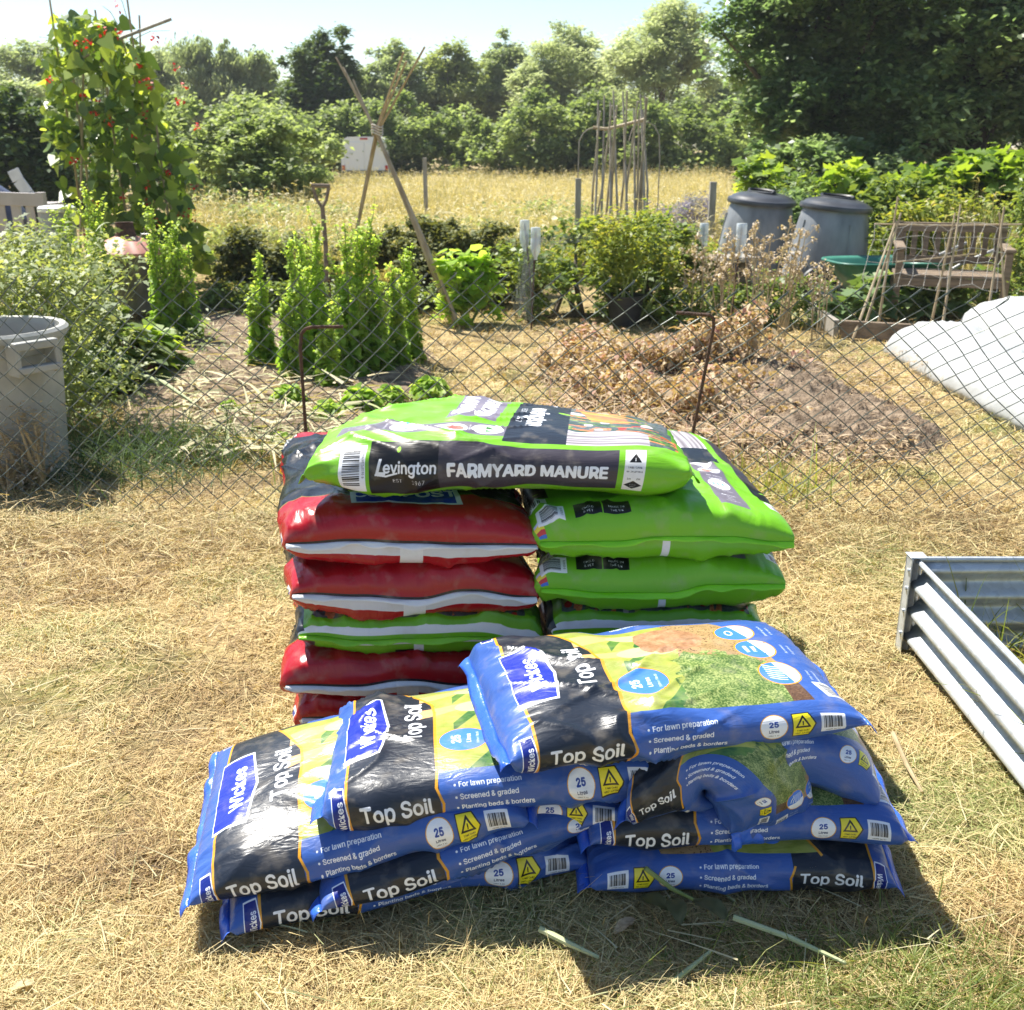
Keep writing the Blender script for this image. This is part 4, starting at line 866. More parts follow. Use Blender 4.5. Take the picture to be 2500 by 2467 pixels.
m = MB(); m.beam((-.026, -.016, .0), (-.026, -.016, HT + .008), .004, .040); m.beam((-.012, .006, .0), (-.012, .006, HT + .008), .034, .004, up=(0, 1, 0)); m.box((-.006, -.010, HT + .010), (.050, .048, .004))
m.box((-.001, -.002, HT*.5), (.026, .026, HT), Matrix.Rotation(math.radians(45), 3, 'Z')); m.build("corner_bracket", M_ZINC, bed, bevel=.002)
for z in (.06, .13, .20, .255):
    m = MB(); R = Matrix.Rotation(math.radians(90), 3, 'Y'); m.tube([(-.028, -.022, z), (-.034, -.022, z)], .006, 8); m.build("bolt", M_ZINC, bed, smooth=True)
V, F, k = blades(np.array([(x, y, 0.0) for x, y in zip(RNG.uniform(1.25, 2.3, 900), 2.72 - 1.0*RNG.random(900)**1.5)]), rdir(900, RNG, .65, 1), .30 * RNG.lognormal(0, .4, 900), .006, .35, 4)
M_GREENGRASS = mat_leaf("long_green_grass", [(.10, .15, .035), (.22, .27, .07), (.42, .38, .16)], .4, .5, .3)
tag(mesh_np("long_grass", V, F, M_GREENGRASS, tint=np.repeat(RNG.random(900), k)), "long green grass growing inside the steel raised bed", "grass", kind="stuff")

# ------------------------------------------------------------------ compost bins
M_COMP = mat_plain("weathered_black_plastic", (.14, .15, .165), (.26, .275, .29), .42, 5, bump=.1, stretch=(1, 1, .4)); M_LID = mat_plain("dark_lid_plastic", (.035, .037, .042), (.065, .068, .075), .35, 6)
def compost_bin(px, base, d, s, label, rz):
    p = wp(px, base, d); t = thing("compost_bin", (p.x, d, 0), label, "compost bin", "tapered black compost bins", rz); t.rotation_euler = (0, .085, rz); H = .70 * s
    m = MB(); m.lathe((0, 0, 0), [(.37*s, 0), (.365*s, .05), (.335*s, H*.35), (.305*s, H*.68), (.275*s, H*.93), (.262*s, H*.97), (.262*s, H)], 44); m.build("body", M_COMP, t, smooth=True)
    m = MB(); m.lathe((0, 0, 0), [(.268*s, H*.985), (.297*s, H*.985), (.302*s, H*1.01), (.294*s, H*1.04), (.272*s, H*1.05), (.258*s, H*1.07), (.20*s, H*1.10), (.10*s, H*1.125), (0.002, H*1.13)], 44); lid = m.build("lid", M_LID, t, smooth=True)
    m = MB(); m.tube([(.13*s*math.cos(a), -.02 + .075*s*math.sin(a), H*1.12 + (.018 if math.sin(a) > -.3 else -.0)) for a in np.linspace(0, 2*math.pi, 20)], .013*s, 6, caps=False); m.box((0, -.03, H*1.12), (.15*s, .06*s, .012)); m.build("handle", M_BLACKPL, lid, smooth=True)
    # sliding hatch at the foot with an arched top
    V = []; n1 = 11
    for j, z in enumerate(np.linspace(.01, H*.42, 8)):
        rr = (.371 - .052 * z / (H*.42) * 1.0) * s
        for k in range(n1):
            a = -math.pi/2 + (k/(n1-1) - .5) * 1.15; zz = z if abs(k/(n1-1) - .5) < .36 else z * (.86 if j == 7 else 1); V.append((rr*1.02*math.cos(a), rr*1.02*math.sin(a), zz))
    i = np.arange(len(V)).reshape(8, n1); o = mesh_np("hatch", np.array(V), np.stack([i[:-1, :-1], i[:-1, 1:], i[1:, 1:], i[1:, :-1]], -1).reshape(-1, 4), M_LID, t, smooth=True); o.modifiers.new("thick", 'SOLIDIFY').thickness = .01
    for a in (-2.3, -.85, .4, 2.2):
        m = MB(); m.tube([(.37*s*math.cos(a), .37*s*math.sin(a), .03), (.33*s*math.cos(a), .33*s*math.sin(a), H*.38), (.285*s*math.cos(a), .285*s*math.sin(a), H*.85)], .012*s, 5); m.build("rib", M_COMP, t, smooth=True)
    return t
compost_bin(2005, 700, 10.6, 1.16, "tall grey black tapered compost bin with domed lid, directly behind the green wheelbarrow", -.5)
compost_bin(1832, 690, 11.4, 1.18, "grey black tapered compost bin with domed lid, behind the wooden stand and dead flower stalks", -.9)

# ------------------------------------------------------------------ wheelbarrow
M_TUB = mat_plain("green_barrow_plastic", (.030, .150, .105), (.050, .20, .145), .45, 6)
p = wp(2150, 715, 9.7); wb = thing("wheelbarrow", (p.x, 9.7, 0), "green plastic wheelbarrow parked in front of the compost bin", "wheelbarrow", rz=.12)
def ring(cx, z, lx, ly, n=28, pw=4): return [(cx + lx*np.sign(math.cos(a))*abs(math.cos(a))**(2/pw), ly*np.sign(math.sin(a))*abs(math.sin(a))**(2/pw), z) for a in np.linspace(0, 2*math.pi, n, endpoint=False)]
rs = [ring(.03, .10, .26, .20), ring(.02, .14, .31, .235), ring(0, .30, .43, .31), ring(-.01, .385, .49, .345), ring(-.01, .395, .515, .365), ring(-.01, .41, .505, .36), ring(-.01, .385, .465, .33), ring(.03, .15, .29, .22)]
V = np.array(rs).reshape(-1, 3); nr = len(rs); i = np.arange(len(V)).reshape(nr, 28); i = np.concatenate([i, i[:, :1]], 1); Fq = np.stack([i[:-1, :-1], i[:-1, 1:], i[1:, 1:], i[1:, :-1]], -1).reshape(-1, 4)
tub = mesh_np("tub", V, Fq, M_TUB, wb, smooth=True); m = MB(); m.add(rs[0], [tuple(reversed(range(28)))]); m.add(rs[-1], [tuple(range(28))]); m.build("tub_floor", M_TUB, wb)
M_GALV = mat_plain("dull_grey_tube", (.30, .30, .30), (.42, .42, .41), .45, 10, metal=.6)
for s in (-1, 1):
    m = MB(); m.tube([(-.62, .06*s, .12), (-.1, .20*s, .10), (.35, .24*s, .24), (.62, .26*s, .40), (.92, .27*s, .52)], .016, 8); m.build("handle", M_GALV, wb, smooth=True)
    m = MB(); m.tube([(.30, .24*s, .22), (.34, .24*s, 0), (.46, .24*s, .0), (.50, .25*s, .30)], .012, 8); m.build("leg", M_GALV, wb, smooth=True)
m = MB(); m.tube([(-.60 + .15*math.cos(a), 0, .17 + .15*math.sin(a)) for a in np.linspace(0, 2*math.pi, 25)], .038, 8, caps=False); wh = m.build("wheel", M_BLACKPL, wb, smooth=True)
m = MB(); m.tube([(-.60, -.05, .17), (-.60, .05, .17)], .045, 12); [m.beam((-.60, 0, .17), (-.60 + .13*math.cos(a), 0, .17 + .13*math.sin(a)), .012, .02, up=(0, 1, 0)) for a in np.linspace(0, 2*math.pi, 6)[:-1]]; m.build("rim", M_GALV, wh)

# ------------------------------------------------------------------ wooden bench and the netting frame in front of it
p0, p1 = wp(2190, 545, 9.35), wp(2462, 565, 9.1); bl = (p1 - p0).length; ang = math.atan2(p1.y - p0.y, p1.x - p0.x)
bench = thing("garden_bench", (p0.x, p0.y, 0), "weathered brown wooden garden bench with slatted back under the dark trees", "bench", rz=ang)
hb = p0.z
m = MB(); m.beam((0, .05, hb - .03), (bl, .05, hb - .03), .035, .075); m.beam((0, .035, hb - .30), (bl, .035, hb - .30), .03, .06)
for k in range(9): x = bl * (k + .7) / 9.4; m.beam((x, .045, hb - .28), (x + .0, .052, hb - .06), .045, .015, up=(0, 1, 0))
m.build("backrest", M_WOOD, bench, bevel=.004)
m = MB(); [m.beam((0, -.42 + .085*k, .36), (bl, -.42 + .085*k, .36), .07, .025) for k in range(6)]; m.beam((0, -.45, .31), (bl, -.45, .31), .025, .07); m.build("seat", M_WOOD, bench, bevel=.003)
for x in (.03, bl - .03):
    m = MB(); m.beam((x, .02, 0), (x, .06, hb + .015), .055, .055, up=(0, 1, 0)); m.build("leg", M_WOOD, bench, bevel=.004)
    m = MB(); m.beam((x, -.44, 0), (x, -.44, .56), .055, .055, up=(0, 1, 0)); m.build("leg", M_WOOD, bench, bevel=.004)
    m = MB(); m.beam((x, -.50, .58), (x, .04, .59), .08, .03); m.build("armrest", M_WOOD, bench, bevel=.008)
nf = thing("pea_netting_frame", tuple(gp(2300, 790)), "bamboo cane frame strung with pale pea netting, in front of the wooden bench", "plant support"); L0 = Vector(nf.location)
d1, d2 = 8.45, 8.2; cn = [(wp(2112, 740, d2), wp(2200, 520, d1)), (wp(2085, 775, d2 - .3), wp(2188, 540, d1)), (wp(2150, 740, d1), wp(2192, 480, d1)), (wp(2300, 800, d2), wp(2345, 500, d1)), (wp(2285, 690, d1), wp(2332, 520, d1)), (wp(2415, 740, d2), wp(2452, 505, d1)), (wp(2470, 720, d1), wp(2440, 520, d1))]
for a, b in cn: m = MB(); a = Vector((a.x, a.y, -.03)); m.tube([a - L0, (a + b)/2 - L0, b - L0], [.011, .009, .007], 6); m.build("cane", M_CANE, nf, smooth=True)
m = MB(); m.tube([wp(2135, 547, d1) - L0, wp(2320, 551, d1) - L0, wp(2495, 548, d1) - L0], .007, 6); m.build("cane", M_CANE, nf, smooth=True)
m = MB(); m.tube([wp(2190, 640, d1 - .2) - L0, wp(2385, 620, d1 + .3) - L0], .006, 6); m.build("cane", M_CANE, nf, smooth=True)
m = MB(); rr = np.random.default_rng(5); GN = [[wp(2140 + 30*i + rr.normal()*5 - (j*8), 552 + 30*j + rr.normal()*4 + 6*math.sin(i*1.3), d1 - .03*j - .02) - L0 for i in range(12)] for j in range(6)]
for j in range(6): m.tube(GN[j], .0022, 4)
for i in range(12): m.tube([GN[j][i] for j in range(6)], .0022, 4)
m.build("netting", M_TWINE, nf)

# ------------------------------------------------------------------ timber edged bed
tb = thing("timber_bed_edging", tuple(gp(2040, 822)), "low weathered timber edging around the squash bed", "bed edging"); L0 = Vector(tb.location); a, b, c = gp(1975, 775), gp(2040, 822), gp(2175, 838)
m = MB(); m.beam(a - L0 + Vector((0, 0, .06)), b - L0 + Vector((0, 0, .06)), .04, .13); m.build("board", M_POST, tb, bevel=.004)
m = MB(); m.beam(b - L0 + Vector((.03, .0, .06)), c - L0 + Vector((.4, .0, .06)), .04, .13); m.build("board", M_WOOD, tb, bevel=.004)

# ------------------------------------------------------------------ fleece tunnels
def fleece_mat():
    m, t, b = new_mat("white_fleece"); N, Lk = t.nodes, t.links; b.inputs["Base Color"].default_value = (.50, .515, .51, 1); b.inputs["Roughness"].default_value = .8
    tr = N.new("ShaderNodeBsdfTranslucent"); tr.inputs[0].default_value = (.6, .63, .6, 1); mx = N.new("ShaderNodeMixShader"); mx.inputs[0].default_value = .22; Lk.new(b.outputs[0], mx.inputs[1]); Lk.new(tr.outputs[0], mx.inputs[2]); Lk.new(mx.outputs[0], N["Material Output"].inputs[0])
    nz = N.new("ShaderNodeTexNoise"); nz.inputs["Scale"].default_value = 16; nz.inputs["Detail"].default_value = 4; tc = N.new("ShaderNodeTexCoord"); Lk.new(tc.outputs["Object"], nz.inputs["Vector"]); bp = N.new("ShaderNodeBump"); bp.inputs["Strength"].default_value = .3; bp.inputs["Distance"].default_value = .02; Lk.new(nz.outputs["Fac"], bp.inputs["Height"]); Lk.new(bp.outputs[0], b.inputs["Normal"]); return m
M_FLEECE = fleece_mat()
def fleece(label, x0, x1, ya, yb, h, seed, nh):
    n, k = 110, 34; Y = np.linspace(ya, yb, n); th = np.linspace(0, math.pi, k); q = (Y - ya) / (yb - ya); cyc = np.abs(np.sin(q * nh * math.pi)); prof = (.70 + .30 * cyc ** .6) * np.clip(np.minimum(q, 1 - q) / .055, 0, 1) ** .5
    TH, YY = np.meshgrid(th, Y); PR = prof[:, None] + 0*TH; foldn = (1 - np.abs(vnoise(TH*5 + YY*1.5, YY*4.5, seed=seed))) ** 4 * .075 + fbm(TH*2, YY*3, seed=seed+1) * .03
    X = (x0 + x1)/2 - np.cos(TH) * (x1 - x0)/2 * (.85 + .15*PR) * (1 + .06*fbm(YY*3, TH, seed=seed+2)); Z = np.clip(np.sin(TH), 0, 1) ** .8 * h * (PR + foldn); Z[:, 0] = Z[:, -1] = -.01
    i = np.arange(X.size).reshape(X.shape); o = mesh_np("fleece_tunnel", np.stack([X, YY, Z], -1).reshape(-1, 3), np.stack([i[:-1, :-1], i[1:, :-1], i[1:, 1:], i[:-1, 1:]], -1).reshape(-1, 4), M_FLEECE, smooth=True, loc=((x0 + x1)/2, (ya + yb)/2, 0)); o.modifiers.new("cloth", 'SOLIDIFY').thickness = .002
    return tag(o, label, "plant cover", "white fleece tunnels")
fleece("nearer white fleece tunnel sagging between its hoops behind the wire fence", 2.62, 3.35, 4.6, 7.5, .235, 91, 5)
fleece("white fleece tunnel half hidden behind the nearer one at the right edge", 3.45, 4.3, 5.4, 8.3, .30, 95, 4)

# ------------------------------------------------------------------ posts, canes, tripod, arch
def post(px, y0, y1, d, w, label):
    a, b = wp(px, y0, d), wp(px, y1, d); m = MB(); m.box((0, 0, a.z/2), (w, w, a.z + .1), taper=.94); return tag(m.build("wooden_post", M_POST, loc=(0, 0, 0), bevel=.006), label, "post", "grey posts in the dry grass"), a
for (px, y0, d, w, lb) in ((1037, 394, 17, .065, "thin grey post standing alone in the dry grass right of the cane tripod"), (1412, 447, 12.6, .07, "grey wooden post at the left foot of the cane arch"), (1741, 455, 12.9, .08, "pale grey post between the lavender and the compost bins")):
    o, a = post(px, y0, 0, d, w, lb); o.location = (a.x, d, 0)
tp = thing("cane_tripod", tuple(gp(1130, 800)), "tall tripod of bamboo canes tied near the top, in the middle of the plots", "plant support"); L0 = Vector(tp.location); J = wp(921, 318, 8.9)
for (foot, tip) in ((gp(1128, 798), wp(820, 140, 9.2)), (gp(1118, 792), wp(862, 195, 9.1)), (gp(1100, 780) + Vector((0, .1, 0)), wp(838, 165, 9.15)), (Vector((wp(842, 560, 9.6).x - .12, 9.75, 0)), wp(1037, 115, 8.5)), (Vector((wp(848, 560, 9.6).x - .12, 9.7, 0)), wp(985, 128, 8.6)), (Vector((wp(838, 560, 9.7).x - .1, 9.85, 0)), wp(992, 150, 8.55))):
    jj = J + Vector((RNG.normal()*.02, RNG.normal()*.02, RNG.normal()*.02)); m = MB(); m.tube([foot - L0 - Vector((0, 0, .05)), (foot*.5 + jj*.5) - L0 + Vector((.01, 0, -.02)), jj - L0, tip - L0], [.014, .0125, .011, .008], 7); m.build("cane", M_CANE, tp, smooth=True)
m = MB(); [m.tube([J - L0 + Vector((.045*math.cos(a), .045*math.sin(a), z + .012*math.sin(a*2))) for a in np.linspace(0, 2*math.pi, 12)], .006, 5, caps=False) for z in (-.03, -.01, .01, .03)]; m.build("binding", M_TWINE, tp)
ar = thing("bean_cane_frame", tuple(wp(1500, 530, 13.2)), "double row of grey bean canes crossed over a horizontal pole beside the lavender", "plant support"); L0 = Vector(ar.location); L0.z = 0; ar.location.z = 0; rr = np.random.default_rng(12)
for k in range(18):
    q = k / 17; bx = 1425 + 150*q + rr.normal()*6; tx = 1470 + 125*q + rr.normal()*10 if k % 2 else 1450 + 130*q + rr.normal()*10
    f = wp(bx if k % 2 else bx + 25, 520, 13.2 + (.5 if k % 2 else -.3)); f.z = 0; tpt = wp(tx, 215 + 55*rr.random() + (20 if q < .3 else 0), 13.2 + (-.2 if k % 2 else .3)); m = MB(); m.tube([f - L0, (f + tpt)/2 - L0 + Vector((rr.normal()*.02, 0, 0)), tpt - L0], [.016, .014, .010], 6); m.build("cane", M_CANEG, ar, smooth=True)
m = MB(); m.tube([wp(1448, 312, 13.2) - L0, wp(1480, 316, 13.2) - L0, wp(1530, 304, 13.2) - L0, wp(1578, 291, 13.2) - L0], .02, 7); m.build("pole", M_CANE, ar, smooth=True)
for xs in (((1408, 530), (1414, 345), (1424, 326), (1436, 316), (1450, 312)), ((1535, 345), (1545, 312), (1562, 300), (1582, 299), (1598, 308), (1609, 330), (1611, 380), (1605, 525))):
    m = MB(); m.tube([wp(x, y, 13.2) - L0 for x, y in xs], .007, 7); m.build("hoop", M_CANEG, ar, smooth=True)

# ------------------------------------------------------------------ white van
v0 = wp(892, 425, 38.3); van = thing("parked_van", (v0.x, 38.3, 0), "white van seen from behind, parked beyond the dry grass", "van"); M_VAN = mat_plain("white_van_paint", (.78, .79, .80), None, .3); hw, H = .83, wp(892, 334, 38.3).z
sec = [(-hw, .25), (-hw*1.0, .9), (-hw*.97, H*.78), (-hw*.86, H*.95), (-hw*.70, H*.995), (0, H), (hw*.70, H*.995), (hw*.86, H*.95), (hw*.97, H*.78), (hw, .9), (hw, .25)]
m = MB(); ys = ((0.0, 1.0), (.06, 1.0), (2.4, 1.0), (3.1, .72), (4.1, .60)); n = len(sec)
for (y, k) in ys: m.v += [(x * (1 if k > .9 else .95) * (1 if y > 0 else .985), y, .25 + (z - .25) * k) for x, z in sec]
for a in range(len(ys) - 1):
    for k in range(n - 1): m.f.append((a*n + k, (a+1)*n + k, (a+1)*n + k + 1, a*n + k + 1)); m.m.append(0)
m.f.append(tuple(range(n))); m.m.append(0); m.f.append(tuple(reversed([(len(ys)-1)*n + k for k in range(n)]))); m.m.append(0); m.build("body", M_VAN, van, smooth=True)
M_RL = mat_plain("red_lamp", (.45, .02, .02), None, .3); m = MB(); m.box((0, -.012, H*.955), (.26, .03, .05)); m.build("brake_light", M_RL, van)
for s in (-1, 1):
    m = MB(); m.box((s*hw*.90, -.012, H*.34), (.10, .04, .26)); m.build("tail_light", M_RL, van, bevel=.01)
    m = MB(); m.box((s*hw*.43, -.009, H*.52), (hw*.82, .02, H*.74)); m.build("rear_door", M_VAN, van, bevel=.03)
    for y in (.8, 3.3):
        m = MB(); m.tube([(s*hw*.99, y, .31), (s*hw*.80, y, .31)], .31, 20); m.build("wheel", M_BLACKPL, van)
m = MB(); m.box((0, -.05, .42), (hw*1.9, .14, .2)); m.build("bumper", M_BLACKPL, van, bevel=.03)

# ------------------------------------------------------------------ digging fork, incinerator, slab, pale bench, bucket, chair
f0 = wp(772, 452, 9.0); fk = thing("digging_fork", (f0.x + .02, 9.0, 0), "old garden fork stuck upright in the soil, its brown handle showing", "fork"); z0 = f0.z
m = MB(); m.tube([(.02, 0, .30), (.03, 0, .6), (.02, 0, z0 - .16)], .019, 8); m.build("shaft", M_WOOD, fk, smooth=True)
m = MB(); m.tube([(.02, 0, z0 - .18), (-.02, 0, z0 - .12), (-.042, 0, z0 - .05), (-.045, 0, z0 - .005)], .014, 7); m.tube([(.02, 0, z0 - .18), (.055, 0, z0 - .12), (.075, 0, z0 - .05), (.078, 0, z0 - .005)], .014, 7); m.tube([(-.06, 0, z0 - .005), (.092, 0, z0 - .008)], .017, 8); m.build("grip", M_WOOD, fk, smooth=True)
for k in range(4): m = MB(); m.tube([(.02 + (k - 1.5)*.015, 0, .32), (.02 + (k - 1.5)*.055, 0, .26), (.02 + (k - 1.5)*.055, -.02, -.02)], .007, 6); m.build("tine", M_RUST, fk, smooth=True)
c = wp(326, 745, 9.0); inc = thing("incinerator_bin", (c.x, 9.0, 0), "garden incinerator bin with reddish fluted lid and stub chimney, among the bolted lettuces", "incinerator"); zt = wp(326, 612, 9.0).z
M_LIDR = mat_plain("red_oxide_lid", (.42, .17, .125), (.52, .24, .18), .55, 9); M_BINBR = mat_plain("dull_brown_steel", (.10, .095, .07), (.165, .15, .115), .6, 8, metal=.3)
wob = lambda a, z: .022 * math.cos(a * 14)
m = MB(); m.lathe((0, 0, 0), [(.20, .06), (.20, .065), (.235, zt - .02), (.243, zt - .01), (.243, zt)], 56, wob=lambda a, z: .012*math.cos(a*18)); m.build("body", M_BINBR, inc, smooth=True)
m = MB(); m.lathe((0, 0, 0), [(.265, zt - .035), (.29, zt - .03), (.292, zt - .005), (.20, zt + .07), (.09, zt + .115), (.075, zt + .12)], 84, wob=lambda a, z: .03*math.cos(a*14) if z < zt + .1 else 0); lid = m.build("lid", M_LIDR, inc, smooth=True)
m = MB(); m.lathe((0, 0, 0), [(.088, zt + .10), (.070, zt + .225), (.076, zt + .228), (.062, zt + .226), (.07, zt + .12)], 24); m.build("chimney", M_RUST, lid, smooth=True)
m = MB(); m.tube([(.14, -.1, zt + .09), (.17, -.1, zt + .14), (.23, -.1, zt + .14), (.27, -.1, zt + .07)], .007, 6); m.build("handle", M_GALV, lid, smooth=True)
for a in (.5, 2.6, 4.7): m = MB(); m.beam((.19*math.cos(a), .19*math.sin(a), 0), (.20*math.cos(a), .20*math.sin(a), .12), .03, .03); m.build("leg", M_BINBR, inc)
p = gp(575, 738); m = MB(); m.box((0, 0, .04), (.40, .34, .085), Matrix.Rotation(.5, 3, 'Z')); M_CONC = mat_plain("grey_concrete", (.24, .23, .215), (.36, .35, .33), .9, 12, bump=.4); tag(m.build("paving_slab", M_CONC, loc=None, bevel=.01), "grey concrete slab lying loose by the lettuce row", "paving slab"); bpy.data.objects["paving_slab"].location = p
M_PALE = mat_plain("faded_beige_paint", (.40, .36, .33), (.47, .43, .40), .7, 6); q = wp(98, 470, 11.2); pb = thing("wooden_gate", (q.x, 11.2, 0), "faded beige wooden gate panel at the far left behind the tomato plants", "gate"); z = q.z
m = MB(); m.beam((0, 0, 0), (0, 0, z), .085, .085, up=(0, 1, 0)); m.build("post", M_PALE, pb, bevel=.006)
m = MB(); m.beam((-.03, 0, z - .075), (-.95, 0, z - .045), .05, .13); m.build("rail", M_PALE, pb, bevel=.006); m = MB(); m.beam((-.03, 0, .25), (-.95, 0, .27), .05, .11); m.build("rail", M_PALE, pb, bevel=.006)
for k in range(6): m = MB(); m.beam((-.13 - .15*k, .004, .3), (-.13 - .15*k, .004, z - .10), .085, .02, up=(0, 1, 0)); m.build("slat", M_PALE, pb, bevel=.003)
q = wp(138, 505, 10.6); bk = thing("water_butt", (q.x, 10.6, 0), "grey plastic tub with pale lid beside the beige gate", "tub"); z = q.z; m = MB(); m.lathe((0, 0, 0), [(.13, 0), (.16, z - .04), (.16, z - .03)], 28); m.build("body", mat_plain("blue_grey_plastic", (.22, .25, .26), (.30, .33, .34), .5), bk, smooth=True)
m = MB(); m.lathe((0, 0, 0), [(.165, z - .05), (.178, z - .045), (.178, z - .01), (.16, z + .005), (.1, z + .012), (.001, z + .014)], 28); m.build("lid", mat_plain("pale_lid_plastic", (.55, .57, .55), (.66, .68, .66), .5), bk, smooth=True)
q = wp(50, 425, 14); ch = thing("folding_chair", (q.x, 14, 0), "pale folding chair back sticking up behind the beige gate", "chair"); z = q.z
m = MB(); pr = [(-.09, -.0, z + .05), (-.04, 0, z - .08), (.06, 0, z - .24), (.10, 0, z - .32)]; [m.beam(a, b, .16, .02, up=(0, 1, .2)) for a, b in zip(pr[:-1], pr[1:])]; m.build("backrest", mat_plain("pale_grey_plastic", (.5, .53, .56), (.6, .63, .66), .5), ch, bevel=.006)
m = MB(); m.box((.25, -.1, z - .36), (.42, .42, .03)); m.build("seat", M_PALE, ch, bevel=.008)
for x, y in ((.06, -.28), (.44, -.28), (.06, .08), (.44, .08)): m = MB(); m.tube([(x, y, 0), (x, y, z - .37)], .014, 6); m.build("leg", M_GALV, ch)
q = wp(0, 445, 14.5); m = MB(); rr = np.random.default_rng(3); n = 14
prof = [(.62, 0), (.6, q.z*.5), (.42, q.z*.85), (.18, q.z + .02), (.004, q.z + .05)]; m.lathe((0, 0, 0), prof, 20, wob=lambda a, z: .10*math.sin(a*3 + z*5)); o = m.build("covered_barrow", mat_plain("navy_tarpaulin", (.035, .042, .085), (.06, .07, .12), .5, 6, bump=.5, bscale=8), smooth=True); o.location = (q.x - .3, 14.5, 0); o.name = "tarpaulin_heap"; tag(o, "dark navy tarpaulin heap at the far left edge behind the beige gate", "tarpaulin")
# wooden stand, pot, bottle stakes
q = wp(1790, 640, 8.7); st = thing("wooden_stand", (q.x, 8.7, 0), "rough weathered wooden stand with dark posts, left of the compost bins among dead stalks", "stand"); z = q.z + .03
m = MB(); m.box((0, 0, z), (.30, .30, .04), Matrix.Rotation(.2, 3, 'Z')); m.build("top_board", M_POST, st, bevel=.008)
for x, y in ((-.1, -.1), (.1, -.12), (.1, .1), (-.1, .1)): m = MB(); m.beam((x, y, 0), (x, y, z - .02), .05, .06, up=(0, 1, 0)); m.build("leg", M_WOOD, st, bevel=.004)
q = gp(1525, 792); pt = thing("plant_pot", tuple(q), "large black plastic plant pot with a yellow green shrub, standing on the grass path", "plant pot"); zt = wp(1525, 720, q.y).z; r1 = 48 * q.y / FPX
m = MB(); m.lathe((0, 0, 0), [(.001, .0), (r1*.72, 0), (r1*.93, zt*.92), (r1*1.0, zt*.925), (r1*1.02, zt), (r1*.93, zt), (r1*.88, zt*.85), (.001, zt*.84)], 36); m.build("body", M_BLACKPL, pt, smooth=True)
def bottle_mat():
    m, t, b = new_mat("clear_bottle_plastic"); b.inputs["Base Color"].default_value = (.80, .88, .92, 1); b.inputs["Roughness"].default_value = .12; b.inputs["Alpha"].default_value = .55; b.inputs["Specular IOR Level"].default_value = .8; return m
M_BOT = bottle_mat()
for (px, top, d, tilt, lb) in ((1281, 537, 8.75, -.10, "clear plastic bottle upturned on a leaning stake, leftmost at the netted bed"), (1308, 555, 8.4, .04, "larger clear bottle upturned on a rusty stake at the corner of the netted bed"), (1720, 545, 9.4, 0, "clear bottle on a stake at the far right corner of the netted bed"), (1812, 545, 8.0, .05, "clear bottle on a stake right in front of the left compost bin")):
    a = wp(px, top, d); t = thing("bottle_topped_stake", (a.x - tilt*a.z, d, 0), lb, "stake", "stakes capped with plastic bottles"); z = a.z
    m = MB(); m.tube([(0, 0, -.03), (tilt*z*.5, 0, z*.5), (tilt*z, 0, z - .03)], .008, 7); m.build("stake", M_RUST, t, smooth=True)
    m = MB(); m.lathe((tilt*z, 0, 0), [(.001, z), (.036, z - .002), (.040, z - .012), (.040, z - .07), (.037, z - .08), (.040, z - .09), (.040, z - .16), (.034, z - .19), (.016, z - .225), (.014, z - .25)], 20); m.build("bottle", M_BOT, t, smooth=True)
# dark netting round the fruit bushes
def net_mat():
    m, t, b = new_mat("fine_dark_netting"); b.inputs["Base Color"].default_value = (.14, .15, .15, 1); b.inputs["Roughness"].default_value = .7; N, Lk = t.nodes, t.links
    uv = N.new("ShaderNodeTexCoord"); mp = N.new("ShaderNodeMapping"); mp.inputs["Scale"].default_value = (70, 70, 70); Lk.new(uv.outputs["Object"], mp.inputs[0]); nz = N.new("ShaderNodeTexNoise"); nz.inputs["Scale"].default_value = 2.5; Lk.new(uv.outputs["Object"], nz.inputs["Vector"])
    mr = N.new("ShaderNodeMapRange"); mr.inputs["From Min"].default_value = .3; mr.inputs["From Max"].default_value = .7; mr.inputs["To Min"].default_value = .14; mr.inputs["To Max"].default_value = .42; Lk.new(nz.outputs["Fac"], mr.inputs["Value"]); Lk.new(mr.outputs[0], b.inputs["Alpha"]); return m
def sheet(rows, n=16):
    R_ = [np.array([[p.x, p.y, p.z] for p in row]) for row in rows]; out = []
    for r in R_: q = np.linspace(0, len(r) - 1, n); out.append(np.stack([np.interp(q, np.arange(len(r)), r[:, k]) for k in range(3)], -1))
    O = np.array(out); m_ = len(O); q = np.linspace(0, m_ - 1, 12); O2 = np.stack([np.stack([np.interp(q, np.arange(m_), O[:, j, k]) for j in range(n)], 1) for k in range(3)], -1)
    O2 += .012 * RNG.normal(size=O2.shape); i = np.arange(12 * n).reshape(12, n); return O2.reshape(-1, 3), np.stack([i[:-1, :-1], i[:-1, 1:], i[1:, 1:], i[1:, :-1]], -1).reshape(-1, 4)
nett = thing("crop_netting", (wp(1300, 700, 8.5).x, 8.5, 0), "dark fine netting draped from bottle topped stakes around the fruit bushes", "netting"); L0 = np.array(nett.location); M_NET = net_mat()
V, F = sheet([[wp(1310, 575, 8.4), wp(1400, 578, 8.6), wp(1450, 572, 8.9), wp(1500, 552, 9.3)], [wp(1310, 600, 8.4), wp(1400, 592, 8.6), wp(1450, 588, 8.9), wp(1500, 566, 9.3)]]); mesh_np("top_edge", V - L0, F, M_NET, nett, smooth=True)
V, F = sheet([[wp(1283, 575, 8.75), wp(1310, 585, 8.4)], [wp(1262, 680, 8.8), wp(1304, 690, 8.38)], [wp(1248, 765, 8.8), wp(1300, 790, 8.36)]]); mesh_np("end_drape", V - L0, F, M_NET, nett, smooth=True)
